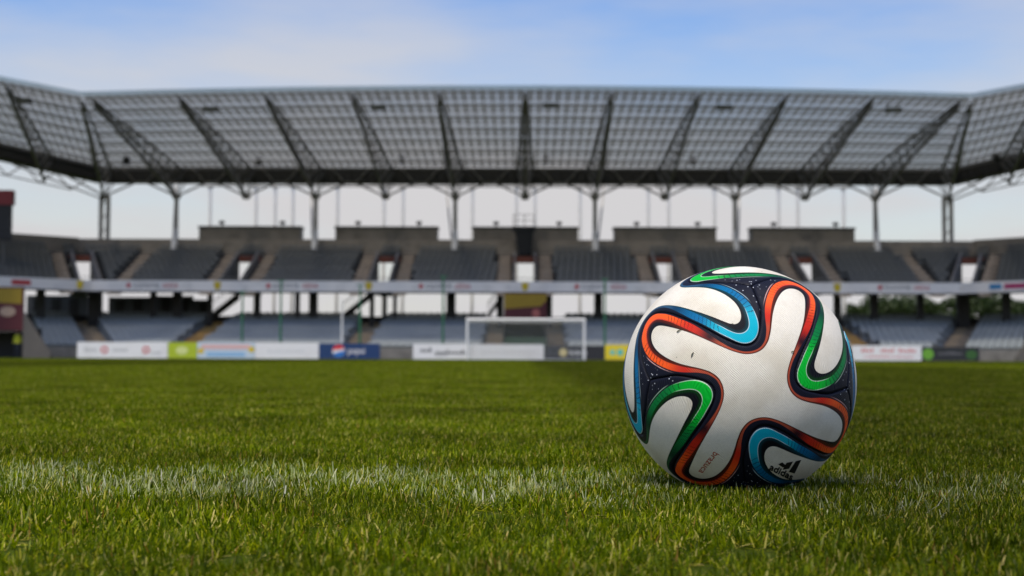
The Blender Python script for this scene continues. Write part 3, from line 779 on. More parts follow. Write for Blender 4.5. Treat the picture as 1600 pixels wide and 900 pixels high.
# ---- central tunnel with its banner
Yt = 98.6
tn = root('players_tunnel', (0, Yt, 0), 'players tunnel with maroon and yellow banner over a dark green opening behind the goal', 'tunnel')
xa, xb = wX(787,Yt), wX(854,Yt); ztop, zmid = wZ(458,Yt), wZ(497,Yt)
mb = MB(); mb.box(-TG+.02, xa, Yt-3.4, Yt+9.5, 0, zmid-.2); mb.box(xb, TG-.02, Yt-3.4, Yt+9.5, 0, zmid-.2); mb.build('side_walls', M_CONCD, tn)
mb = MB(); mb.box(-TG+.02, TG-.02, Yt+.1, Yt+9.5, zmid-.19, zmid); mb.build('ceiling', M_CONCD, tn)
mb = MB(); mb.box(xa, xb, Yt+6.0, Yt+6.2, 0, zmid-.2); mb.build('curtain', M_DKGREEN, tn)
mb = MB(); mb.box(xa+.01, xb-.01, Yt-3.0, Yt-2.95, 0.2, 1.5); mb.build('gate_cloth', M_DKGREEN, tn)
mb = MB(); mb.box(xa, xb, Yt-.06, Yt+.05, zmid-.25, ztop); bn = mb.build('banner', M_MAROON, tn)
mb = MB(); zz = ztop-(ztop-zmid)*.55
mb.add([(xa+.02,Yt-.07,zz-.15),(xb-.4,Yt-.07,zz+.05),(xb-.02,Yt-.07,zz+.45),(xb-.02,Yt-.07,ztop-.05),(xa+.02,Yt-.07,ztop-.05)], [(0,1,2,3,4)]); mb.build('yellow_swoosh', M_YELLOWD, bn)
mb = MB(); mb.disc((0.25*(xa+3*xb), zmid+.35), .28, Yt-.075, .006); mb.build('pink_emblem', mat('faded_red_print', (0.42,0.12,0.10)), bn)
mb = MB()
for q in (-.9,-.3,.3,.9): mb.tube((q,Yt+.02,zmid), (q,Yt+3.4,4.6), .04)
mb.build('banner_stay', M_STEEL, tn)

# ---- corner tunnels (left one shows, right one only its wing wall)
for s_ in (-1, 1):
    Yt2 = 90.2; xi = wX(35,Yt2) if s_ < 0 else wX(1632,Yt2)
    r_ = root('corner_tunnel', (s_*34, Yt2, 0), ('black tunnel mouth under a maroon and yellow panel at the far left edge' if s_ < 0 else 'grey sloping wing wall of the tunnel at the far right edge'), 'tunnel')
    xo = xi+s_*5.5
    a_, b_ = min(xi,xo), max(xi,xo)
    zt, zm = wZ(448,Yt2,40), wZ(516,Yt2,40)
    mb = MB(); mb.box(a_, b_, Yt2, Yt2+.2, zm, zt); p_ = mb.build('panel', M_MAROON, r_)
    mb = MB(); mb.add([(a_+.1,Yt2-.01,zt-.1),(b_-.1,Yt2-.01,zt-.1),(b_-.1,Yt2-.01,zt-1.1),(a_+.1,Yt2-.01,zt-.8)], [(3,2,1,0)]); mb.build('yellow_band', M_YELLOWD, p_)
    mb = MB(); mb.disc((xi+s_*1.0, (zm+zt)/2-.2), .32, Yt2-.015, .006, sx=1.6); mb.build('pale_emblem', mat('pale_print', (0.40,0.28,0.2)), p_)
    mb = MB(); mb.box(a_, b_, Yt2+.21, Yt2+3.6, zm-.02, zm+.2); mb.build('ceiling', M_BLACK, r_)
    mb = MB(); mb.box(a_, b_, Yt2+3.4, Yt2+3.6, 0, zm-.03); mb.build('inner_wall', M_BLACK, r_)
    w0, w1 = xi, xi-s_*1.75
    mb = MB(); zh = wZ(488,Yt2,40)
    pts = [(w0,Yt2,0),(w1,Yt2,0),(w1,Yt2+.35,0),(w0,Yt2+.35,0),(w0,Yt2,zh),(w1,Yt2,.25),(w1,Yt2+.35,.25),(w0,Yt2+.35,zh)]
    mb.hexa(pts); mb.build('wing_wall', M_WING, r_)

# ---- scoreboard edge on the left
Ys = 101.0
sb = root('scoreboard', (wX(-60,Ys), Ys, 7.5), 'dark scoreboard with a red top edge cut by the left border above the stand', 'scoreboard')
xb_ = wX(11,Ys); mb = MB(); mb.box(xb_-5, xb_, Ys, Ys+.5, wZ(374,Ys,0), wZ(320,Ys,0)); mb.build('screen_case', M_BLACK, sb)
mb = MB(); mb.box(xb_-5, xb_+.15, Ys-.06, Ys+.56, wZ(320,Ys,0)+.003, wZ(297,Ys,0)); mb.build('header', mat('dull_red_board', (0.20,0.022,0.025), 0.6), sb)
for dx in (-.5, -4.3): 
    mb = MB(); mb.tube((xb_+dx,Ys+.3,6.0), (xb_+dx,Ys+.3,wZ(374,Ys,0)), .12); mb.build('leg', M_STEEL, sb)

# ------------------------------------------------------------------ roof
RY0, RY1 = 90.0, 112.0
KX = 5.54
def RXM(Y): return 28.35+0.23*(Y-RY0)
zfC, zfK = wZ(139,RY0), wZ(151,RY0,470)
zrC = wZ(262,RY1)
def rz_at(s, v, t=0.0):
    w = min(1.0, abs(s)/30.0)**2
    zf = zfC+(zfK-zfC)*w+.05*t; zr = zrC-.1*w+.12*t
    return zf+(zr-zf)*v + .06*math.sin(math.pi*v)
def rp(s, v, t=0.0, side=0, dz=0.0):
    Y = RY0+(RY1-RY0)*v
    if side: return Vector((side*(RXM(Y)+.7071*t), Y-.7071*t, rz_at(30, v, t)+dz))
    return Vector((s, Y, rz_at(s, v)+dz))
roof = root('stadium_roof', (0, RY1, 13.8), 'stand roof of gridded translucent panels on dark lattice girders', 'roof')
NV = 7
panels = []
def add_panel(pts):
    c = sum(pts, Vector())/4
    n_ = (pts[1]-pts[0]).cross(pts[3]-pts[0]).normalized()
    if n_.z < 0: n_ = -n_
    q = [p+(c-p)*0.0 for p in pts]
    mb = MB(); mb.hexa([p-n_*.006 for p in q]+[p+n_*.006 for p in q]); panels.append((c, mb))
gx, gv = .05, .008
PW = KX/9
for j in range(NV):
    v0, v1 = j/NV+gv, (j+1)/NV-gv
    Ya, Yb = RY0+(RY1-RY0)*v0, RY0+(RY1-RY0)*v1
    k = -60
    while k < 60:
        x0, x1 = k*PW+gx, (k+1)*PW-gx
        c4 = []
        for (x, v, Y) in ((x0,v0,Ya),(x1,v0,Ya),(x1,v1,Yb),(x0,v1,Yb)):
            lim = RXM(Y)-.08; c4.append(rp(max(-lim, min(lim, x)), v))
        if (c4[1]-c4[0]).length > .06 or (c4[2]-c4[3]).length > .06:
            if (c4[1]-c4[0]).length < .01: c4[1].x += .012
            if (c4[2]-c4[3]).length < .01: c4[2].x += .012
            add_panel(c4)
        k += 1
    for side in (-1, 1):
        for q in range(22):
            t0, t1 = .1+q*PW+gx, .1+(q+1)*PW-gx
            add_panel([rp(0,v0,t0,side), rp(0,v0,t1,side), rp(0,v1,t1,side), rp(0,v1,t0,side)])
def pscore(c):
    x, y = proj(c); return c.y + (200 if not (10 < x < 1590) else 0)
panels.sort(key=lambda a: pscore(a[0]))
for c, mb in panels[:300]: mb.build('roof_panel', M_PANEL, roof)
m2 = MB()
for c, mb in panels[300:]: m2.add(mb.v, mb.f)
m2.build('roof_panels', M_PANEL, roof)['kind'] = 'stuff'
# clear glazing sheets over the panels, one per girder bay
def sheet(f0, f1):
    mb = MB(); up_ = Vector((0,0,.05)); N2 = 8
    P = [[f0(i/N2), f1(i/N2)] for i in range(N2+1)]
    for i in range(N2): mb.hexa([P[i][0]+up_, P[i][1]+up_, P[i+1][1]+up_, P[i+1][0]+up_]+[q+up_*1.2 for q in (P[i][0], P[i][1], P[i+1][1], P[i+1][0])])
    mb.build('glazing_sheet', M_STRIP, roof)
def lim_(x, v): m_ = RXM(RY0+(RY1-RY0)*v); return max(-m_, min(m_, x))
for k in range(-6, 6):
    sheet(lambda v, k=k: rp(lim_(k*KX if k > -6 else -99, v), v), lambda v, k=k: rp(lim_((k+1)*KX if k < 5 else 99, v), v))
for side in (-1, 1):
    sheet(lambda v, side=side: rp(0, v, 0.02, side), lambda v, side=side: rp(0, v, 14, side))
# purlins under the joints
for j in range(NV+1):
    v = min(1, j/NV+.012); mb = MB(); prev = None
    pts = [rp(0, v, 14, -1, -.14)]+[rp(x, v, 0, 0, -.14) for x in np.linspace(-RXM(RY0+22*v), RXM(RY0+22*v), 13)]+[rp(0, v, 14, 1, -.14)]
    for a, b in zip(pts, pts[1:]): mb.tube(a, b, .055, n=4)
    mb.build('purlin', M_STEEL, roof)
# pale edge strip along the front
mb = MB(); pts = [rp(0,0,14,-1)]+[rp(x,0) for x in np.linspace(-RXM(RY0), RXM(RY0), 13)]+[rp(0,0,14,1)]
for a, b in zip(pts, pts[1:]):
    d_ = Vector((0,-.10,0))
    mb.hexa([a+d_-Vector((0,0,.05)), b+d_-Vector((0,0,.05)), b-Vector((0,0,.05)), a-Vector((0,0,.05)), a+d_*2.5+Vector((0,0,.20)), b+d_*2.5+Vector((0,0,.20)), b+d_*2+Vector((0,0,.20)), a+d_*2+Vector((0,0,.20))])
mb.build('front_edge_strip', M_EDGE, roof)
# rear beam
ZB0, ZB1 = wZ(286,RY1), wZ(262,RY1)
def zb(t): return .12*t
mb = MB(); mb.box(-RXM(RY1), RXM(RY1), RY1+.05, RY1+1.2, ZB0, ZB1)
for side in (-1, 1):
    a = Vector((side*RXM(RY1), RY1+.05, 0)); b = a+Vector((side*.7071,-.7071,0))*14; dn = Vector((side*.7071,.7071,0))*1.15
    c_ = [a, b, b+dn, a+dn]
    if side < 0: c_ = [b, a, a+dn, b+dn]
    tz = {0: 0.0, 1: zb(14)}
    e_ = lambda p: zb(14) if (p-a).length > 5 else 0.0
    mb.hexa([p+Vector((0,0,ZB0+e_(p))) for p in c_]+[p+Vector((0,0,ZB1+e_(p))) for p in c_])
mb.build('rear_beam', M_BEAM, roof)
# girders
NZ = 12.85
def girder(top_at, bot_rear, spread):
    """top_at(v) -> point under the panels; two top chords fanning out by 'spread' at the back, one bottom chord"""
    ax = spread.normalized()
    mb = MB(); B = []
    n_ = 11
    T = [[], []]
    for i in range(n_+1):
        v = i/n_; p = top_at(v); w = .06+.62*v
        T[0].append(p-ax*w); T[1].append(p+ax*w)
        d = .25+(top_at(1.0).z-bot_rear.z-.25)*(v**1.05)
        B.append(Vector((p.x+(bot_rear.x-top_at(1.0).x)*v, p.y+(bot_rear.y-top_at(1.0).y)*v, p.z-d)))
    g_ = MB()
    for a, b in zip(B, B[1:]): g_.tube(a, b, .11)
    go = g_.build('girder', M_STEEL, roof)
    for q in (0, 1):
        c_ = MB()
        for a, b in zip(T[q], T[q][1:]): c_.tube(a, b, .085)
        c_.build('top_chord', M_STEEL, go)
    l_ = MB()
    for i in range(n_):
        for q in (0, 1):
            l_.tube(B[i], T[q][i+1], .042, n=4); l_.tube(T[q][i+1], B[i+1], .042, n=4)
        l_.tube(T[0][i+1], T[1][i+1], .035, n=4)
    l_.build('lattice', M_STEEL, go)
for k in range(-5, 6):
    girder(lambda v, k=k: rp(k*KX, .012+.98*v, dz=-.30), Vector((k*KX, RY1-.1, NZ)), Vector((1,0,0)))
for side in (-1, 1):
    girder(lambda v, side=side: rp(0, .012+.98*v, 0.0, side, -.30), Vector((side*RXM(RY1), RY1-.1, NZ)), Vector((1,0,0)))
    for t in (5.0, 10.5):
        girder(lambda v, side=side, t=t: rp(0, .012+.98*v, t, side, -.30), rp(0,1,t,side)-Vector((0,0,2.1)), Vector((.7071,side*-.7071,0)))
# V braces under the beam, at every girder
nodes = [Vector((k*KX, RY1+.3, NZ)) for k in range(-6, 7)]
nodes[0].x = -RXM(RY1); nodes[-1].x = RXM(RY1)
for i, nd in enumerate(nodes):
    mb = MB()
    for sg in (-1, 1):
        j = i+sg
        if 0 <= j < len(nodes):
            mid = (nd+nodes[j])/2; a = nd+(mid-nd)*.86; a.z = ZB0+.02
            mb.tube(nd, a, .075); mb.tube(nd, nd+Vector((sg*.75,0,ZB0-NZ)), .05); mb.tube(nd, nd+Vector((sg*.38,0,ZB0-NZ)), .04)
        else:
            mb.tube(nd, nd+Vector((sg*2.4,-2.4,ZB0-NZ+.3)), .075); mb.tube(nd+Vector((0,0,-.3)), nd+Vector((sg*5.4,-5.4,ZB0-NZ+.7)), .06)
            mb.tube(nd, nd+Vector((-sg*.75,0,ZB0-NZ)), .05)
    mb.hexa([tuple(nd+Vector(d)) for d in ((-.22,-.12,-.22),(.22,-.12,-.22),(.22,.12,-.22),(-.22,.12,-.22),(-.4,-.14,.08),(.4,-.14,.08),(.4,.14,.08),(-.4,.14,.08))])
    mb.build('brace', M_STEELM, roof)
for side in (-1, 1):
    for q in range(4):
        a_ = rp(0, 1, 1.5+2.6*q, side, -1.25); b_ = rp(0, 1, 2.8+2.6*q, side, -2.3); c_ = rp(0, 1, 4.1+2.6*q, side, -1.25)
        mb = MB(); mb.tube(a_, b_, .055); mb.tube(b_, c_, .055); mb.tube(b_, rp(0, 1, 5.4+2.6*q, side, -2.3), .05); mb.build('corner_brace', M_STEELM, roof)
# struts drawn across the face of the beam
for k in range(-6, 6):
    mb = MB(); a = k*KX
    mb.tube((a+1.2,RY1-.03,ZB1), (a+2.3,RY1-.03,ZB0), .05, n=4); mb.tube((a+KX-1.2,RY1-.03,ZB1), (a+KX-2.3,RY1-.03,ZB0), .05, n=4)
    mb.tube((a+2.3,RY1-.03,ZB0+.02), (a+KX-2.3,RY1-.03,ZB0+.02), .05, n=4)
    mb.build('beam_strut', M_STEELM, roof)

# ---- columns
cols = [(-6,'corner'),(-5,''),(-3,''),(-1,''),(1,''),(3,''),(5,''),(6,'corner')]
for i, (k, kind) in enumerate(cols):
    x = k*KX if not kind else math.copysign(RXM(RY1), k)
    z0 = 8.0
    if kind: lab = 'thick corner roof column rising from the upper seats at the '+('left' if k < 0 else 'right')
    else: lab = ORD[i-1]+' from the left of the six roof columns with white splayed feet'
    c_ = root('roof_column', (x, RY1+.3, z0), lab, 'column', 'roof columns above the upper tier')
    mb = MB()
    if kind:
        for dx in (-.28, .28): mb.tube((x+dx,RY1+.3,z0), (x+dx,RY1+.3,NZ), .19, n=10)
        for z in np.arange(z0+.8, NZ, 1.1): mb.tube((x-.28,RY1+.3,z), (x+.28,RY1+.3,z+.5), .05)
    else: mb.tube((x,RY1+.3,z0+1.3), (x,RY1+.3,NZ), .2, .17, n=12)
    mb.build('shaft', M_COLUMN, c_, smooth=False)
    if not kind:
        mb = MB(); mb.tube((x,RY1-.35,z0+.3), (x,RY1+.3,z0+2.2), .34, .2, n=12); mb.build('white_foot', M_SLEEVE, c_)
        mb = MB(); mb.tube((x+1.0*math.copysign(1,k),RY1+4.2,NZ+1.7), (x+.3*math.copysign(1,k),RY1+.6,z0+1.6), .075, n=8); mb.build('raking_strut', M_COLUMN, c_)
    mb = MB(); mb.tube((x,RY1+.3,NZ-.12), (x,RY1+.3,NZ+.12), .34, n=12); mb.build('head_plate', M_COLUMN, c_)
posts = [325, 397, 427, 455, 525, 598, 628, 737, 806, 835, 906, 1013, 1045, 1117, 1218, 1248, 1320]
for i, px in enumerate(posts):
    Yp = 118.5; x = wX(px, Yp); nm = 'thin pale post behind the upper tier, number %d' % (i+1)
    where = ORD[i]+' from the left' if i < 9 else ORD[len(posts)-1-i]+' from the right'
    p_ = root('rear_post', (x, Yp, 0), where+' of the thin pale posts standing behind the parapet', 'post', 'thin posts behind the parapet')
    mb = MB(); mb.tube((x,Yp,0), (x,Yp,14.3), .14, n=8); mb.build('shaft', M_POST, p_)
    mb = MB(); mb.box(x-.25, x+.25, Yp-.2, Yp+.2, 14.3, 14.4); mb.build('cap_plate', M_COLUMN, p_)
# a light rear truss ties the posts to the roof
rt_ = MB()
for z in (14.45, 15.0): rt_.tube((wX(310,118.5),118.5,z), (wX(1335,118.5),118.5,z), .07)
for q in np.arange(wX(310,118.5), wX(1335,118.5)-1.2, 1.2): rt_.tube((q,118.5,14.45), (q+.6,118.5,15.0), .03, n=4); rt_.tube((q+.6,118.5,15.0), (q+1.2,118.5,14.45), .03, n=4)
for q in np.arange(wX(310,118.5)+1, wX(1335,118.5), KX): rt_.tube((q,118.5,14.7), (q,RY1+1.2,14.6), .06)
rt_.build('rear_truss', M_STEELM, roof)

# ---- floodlights under the front of the roof and loudspeakers at the back
fl = [(38,158),(330,171),(592,168),(861,165),(1131,168),(1395,172)]
for i, (px, py) in enumerate(fl):
    Yp = 92.0 if i else 89.0; p = wpt(px, py, Yp); x, z = p.x, p.z
    f_ = root('floodlight', (x, Yp, z), ORD[i]+' from the left of the black floodlights hung under the roof front', 'floodlight', 'floodlights under the roof')
    mb = MB(); mb.hexa([(x-.5,Yp-.3,z-.22),(x+.5,Yp-.3,z-.22),(x+.5,Yp+.2,z-.10),(x-.5,Yp+.2,z-.10),(x-.5,Yp-.35,z+.12),(x+.5,Yp-.35,z+.12),(x+.42,Yp+.2,z+.2),(x-.42,Yp+.2,z+.2)]); mb.build('lamp_case', M_BLACK, f_)
    mb = MB(); mb.add([(x-.45,Yp-.315,z-.19),(x+.45,Yp-.315,z-.19),(x+.45,Yp-.36,z+.09),(x-.45,Yp-.36,z+.09)], [(0,1,2,3)]); mb.build('lens', M_STEEL, f_)
    mb = MB()
    for dx in (-.35, .35): mb.tube((x+dx,Yp,z+.1), (x+dx,Yp,z+.75), .03)
    mb.build('hanger', M_STEEL, f_)
spk = [(198,252),(405,253),(628,249),(853,248),(1082,251),(1290,254),(1556,246)]
for i, (px, py) in enumerate(spk):
    Yp = 110.4 if 0 < i < 6 else 108.0; p = wpt(px, py, Yp); x, z = p.x, p.z
    f_ = root('loudspeaker', (x, Yp, z), ORD[i]+' from the left of the small dark loudspeakers on the rear roof beam', 'loudspeaker', 'loudspeakers on the rear beam')
    mb = MB(); mb.hexa([(x-.22,Yp-.2,z-.3),(x+.22,Yp-.2,z-.3),(x+.22,Yp+.2,z-.22),(x-.22,Yp+.2,z-.22),(x-.24,Yp-.28,z+.28),(x+.24,Yp-.28,z+.28),(x+.22,Yp+.2,z+.3),(x-.22,Yp+.2,z+.3)]); mb.build('cabinet', M_BLACK, f_)
    mb = MB(); mb.tube((x,Yp+.1,z+.25), (x,Yp+.3,z+.8), .04); mb.build('bracket', M_STEEL, f_)

# ------------------------------------------------------------------ goal
GY = 87.2; gx0, gx1 = wX(730,GY), wX(913,GY)
gl = root('goal', ((gx0+gx1)/2, GY, 0), 'white football goal with net in front of the stand', 'goal')
for x in (gx0, gx1):
    mb = MB(); mb.tube((x,GY,0), (x,GY,2.5), .075, n=12); mb.build('post', M_GOAL, gl, smooth=False)
mb = MB(); mb.tube((gx0-.07,GY,2.47), (gx1+.07,GY,2.47), .075, n=12); mb.build('crossbar', M_GOAL, gl)
mb = MB()
for x in (gx0, gx1): mb.tube((x,GY,2.45), (x,GY+1.0,2.3), .03); mb.tube((x,GY+1.0,2.3), (x,GY+2.2,.02), .03)
mb.tube((gx0,GY+2.2,.03), (gx1,GY+2.2,.03), .03); mb.build('net_stanchion', M_GOAL, gl)
mb = MB()
def net_pt(u, w): # w along the top/back profile
    pr = [(0,2.45),(1.0,2.3),(2.2,.03)]; L = [0,1.01,3.55]; d = w*L[-1]
    i = 0 if d < L[1] else 1; q = (d-L[i])/(L[i+1]-L[i]); return Vector((gx0+(gx1-gx0)*u, GY+pr[i][0]+(pr[i+1][0]-pr[i][0])*q, pr[i][1]+(pr[i+1][1]-pr[i][1])*q))
for i in range(1, 48): 
    for a, b in ((0,.2845),(.2845,1)): mb.tube(net_pt(i/48,a), net_pt(i/48,b), .009, n=3)
for j in range(1, 22): mb.tube(net_pt(0,j/22), net_pt(1,j/22), .009, n=3)
mb.build('net', M_NET, gl)

# ------------------------------------------------------------------ advertising boards
M_BWHITE = mat('white_board', (0.74,0.74,0.745), 0.45, var=0.03, scale=1, dirt=(0.5,0.48,0.45), dirt_amt=0.25)
BY = 91.0
def board(x0, x1, mt, label, y0=536.5, y1=562, Y=BY):
    Y = Y; xa, xb = wX(x0,Y)+.015, wX(x1,Y)-.015; zt = wZ(y0,Y,(x0+x1)/2)
    b = root('advertising_board', ((xa+xb)/2, Y, 0), label, 'advertising board', 'boards along the goal line')
    mb = MB(); mb.box(xa, xb, Y, Y+.05, .03, zt); o = mb.build('board_face', mt, b)
    mb = MB()
    for x in np.linspace(xa+.25, xb-.25, max(2, int((xb-xa)/1.6))): mb.tube((x,Y+.06,zt*.9), (x,Y+.65,.0), .025); mb.box(x-.03,x+.03,Y+.05,Y+.7,0,.03)
    mb.build('rear_brace', M_STEEL, b)
    return b, o, xa, xb, zt
def blocks(o, Y, items, mt, name='printed_word'):
    """rows of small blocks: unreadable lettering"""
    for wd in items:
        mb = MB()
        for (x0, x1, z0, z1) in wd: mb.add([(x0,Y,z0),(x1,Y,z0),(x1,Y,z1),(x0,Y,z1)], [(0,1,2,3)])
        mb.build(name, mt, o)
def word(x0, x1, z0, z1, n):
    w = (x1-x0)/n; rr = random.Random(int(x0*1000)); out = []
    for i in range(n): 
        h = rr.choice([.7,.7,1.0]); out.append((x0+i*w, x0+(i+.72)*w, z0, z0+(z1-z0)*h))
    return [out]
def px2(o_x, Y=BY): return wX(o_x, Y)
PY = BY-.006
b, o, xa, xb, zt = board(120, 262, M_BWHITE, 'white advertising board with two red round logos at the left end', y0=534.5)
for c in (163, 228):
    mb = MB(); mb.disc((px2(c), .55), .24, PY, .004); r_ = mb.build('red_logo', M_RED, o)
    mb = MB(); mb.disc((px2(c), .55), .13, PY-.004, .003); mb.build('logo_centre', M_BWHITE, r_)
blocks(o, PY, word(px2(132), px2(152), .45, .68, 5)+word(px2(176), px2(200), .45, .68, 6)+word(px2(236), px2(252), .28, .46, 4), M_LGREY)
M_LIME = mat('lime_board', (0.38,0.48,0.02), 0.5, var=0.08)
b, o, xa, xb, zt = board(262, 308, M_LIME, 'lime green advertising board beside the white one with red logos', y0=535)
mb = MB(); mb.disc((px2(284), .52), .26, PY, .004, sx=1.5); mb.build('pale_oval', mat('pale_lime', (0.6,0.66,0.25)), o)
b, o, xa, xb, zt = board(308, 398, mat('pale_blue_board', (0.50,0.60,0.68), 0.5, var=0.05), 'pale blue and pink advertising board between lime and plain white boards', y0=535)
mb = MB(); mb.add([(xa+.25,PY,.62),(xb-.25,PY,.62),(xb-.25,PY,.92),(xa+.25,PY,.92)], [(0,1,2,3)]); mb.build('pink_band', mat('pale_pink', (0.66,0.42,0.40)), o)
mb = MB(); mb.add([(xa+.6,PY-.003,.15),(xb-.6,PY-.003,.15),(xb-.6,PY-.003,.42),(xa+.6,PY-.003,.42)], [(0,1,2,3)]); mb.build('blue_band', mat('sky_blue_print', (0.25,0.45,0.66)), o)
for dx_, dz_ in ((xa+.22,.5),(xb-.2,.6)):
    mb = MB(); mb.disc((dx_,dz_), .19, PY-.003, .003); mb.build('yellow_dot', M_YELLOW, o)
b, o, xa, xb, zt = board(398, 498, M_BWHITE, 'plain white advertising board left of the navy blue one', y0=535.5)
blocks(o, PY, word(xa+.8, xb-.8, .40, .62, 12), mat('very_pale_print', (0.62,0.63,0.64)))
M_NAVY = mat('navy_board', (0.012,0.040,0.13), 0.45, var=0.08)
b, o, xa, xb, zt = board(498, 594, M_NAVY, 'navy blue advertising board with a round red white and blue logo', y0=536.5)
cx, cz, rr_ = px2(529), .53, .40
mb = MB(); mb.disc((cx, cz), rr_, PY, .004, n=32); lg = mb.build('round_logo', M_BWHITE, o)
def lens_shape(f0, f1, n=16):
    xs = np.linspace(-.98, .98, n); tp = [(cx+rr_*x, PY-.004, cz+rr_*f1(x)) for x in xs]; bt = [(cx+rr_*x, PY-.004, cz+rr_*f0(x)) for x in xs]
    mb = MB(); mb.add(bt+tp, [(i,i+1,n+i+1,n+i) for i in range(n-1)]); return mb
arc = lambda x: math.sqrt(max(0, .96-x*x))
lens_shape(lambda x: min(arc(x), .22+.18*x), arc).build('red_segment', mat('logo_red', (0.60,0.02,0.03)), lg)
lens_shape(lambda x: -arc(x), lambda x: max(-arc(x), -.18+.30*x)).build('blue_segment', mat('logo_blue', (0.02,0.16,0.50)), lg)
pv, pf = text_shape('pepsi'); flat_text(pv, pf, px2(543), px2(570), .36, .74, PY).build('white_word', M_BWHITE, o)
b, o, xa, xb, zt = board(645, 737, M_BWHITE, 'white advertising board with blurred dark lettering left of the goal', y0=537.5)
blocks(o, PY, word(px2(657), px2(676), .46, .74, 3)+word(px2(680), px2(732), .34, .60, 9)+[[(px2(679),px2(700),.24,.29)]], M_GREY)
b, o, xa, xb, zt = board(737, 850, M_BWHITE, 'white advertising board standing inside the goal mouth', y0=538)
blocks(o, PY, word(px2(752), px2(838), .42, .60, 14), mat('faint_print', (0.60,0.60,0.60)))
b, o, xa, xb, zt = board(850, 945, mat('black_board', (0.022,0.022,0.026), 0.5, var=0.2), 'black advertising board with a cream badge at the right goal post', y0=540)
mb = MB(); mb.disc((px2(880), .48), .26, PY, .004); mb.build('cream_badge', mat('cream_print', (0.55,0.47,0.22)), o)
blocks(o, PY, word(px2(890), px2(918), .32, .62, 6), M_LGREY)
b, o, xa, xb, zt = board(945, 1062, mat('bright_yellow_board', (0.70,0.55,0.02), 0.5, var=0.05), 'bright yellow advertising board partly hidden by the left side of the ball', y0=539)
for c in (957, 969):
    mb = MB(); mb.disc((px2(c), .5), .17 if c < 960 else .22, PY-.002*(c > 960), .004); mb.build('cyan_dot', mat('cyan_print', (0.12,0.50,0.42)), o)
b, o, xa, xb, zt = board(1330, 1440, M_BWHITE, 'white advertising board with red lettering right of the ball', y0=540, Y=BY)
blocks(o, PY, word(px2(1346), px2(1366), .55, .80, 4)+word(px2(1376), px2(1398), .55, .80, 5)+word(px2(1404), px2(1432), .55, .80, 5)+word(px2(1350), px2(1428), .22, .34, 16), mat('soft_red_print', (0.60,0.22,0.22)))
b, o, xa, xb, zt = board(1440, 1531, mat('black_board_green', (0.02,0.022,0.024), 0.5, var=0.2), 'black advertising board with green emblems at the right end', y0=542)
mb = MB(); mb.disc((px2(1450), .45), .36, PY, .004); mb.build('green_disc', mat('green_print', (0.13,0.34,0.03)), o)
mb = MB(); mb.disc((px2(1518), .42), .3, PY, .004, sx=1.2); mb.build('dark_green_disc', mat('dark_green_print', (0.03,0.10,0.02)), o)
blocks(o, PY, word(px2(1466), px2(1504), .42, .60, 8), M_GREY)

# ---- tall green poles of the ball-stop net
gp = [(378,457),(438,440),(562,446),(692,432),(945,436)]
for i, (px, py) in enumerate(gp):
    Yp = 93.2; x = wX(px, Yp); zt = wZ(py, Yp)
    p_ = root('net_pole', (x, Yp, 0), ORD[i]+' from the left of the tall green poles behind the advertising boards', 'pole', 'green net poles')
    mb = MB(); mb.tube((x,Yp,0), (x,Yp,zt), .085, .06, n=10); mb.build('shaft', M_GREENP, p_)
    mb = MB(); mb.tube((x,Yp,0), (x,Yp,.12), .18, .14, n=10); mb.build('base', M_GREENP, p_)
    mb = MB(); mb.tube((x-.25,Yp,zt), (x+.25,Yp,zt), .03); mb.build('rope_arm', M_GREENP, p_)
x = wX(534, 93.2); p_ = root('pale_pole', (x, 93.2, 0), 'thin pale grey pole standing between two green poles above the navy board', 'pole')
mb = MB(); mb.tube((x,93.2,0), (x,93.2,wZ(468,93.2)), .06, .05, n=8); mb.build('shaft', M_POST, p_)
mb = MB(); mb.box(x-.2, x+.2, 93.0, 93.4, 0, .06); mb.build('base', M_CONC, p_)

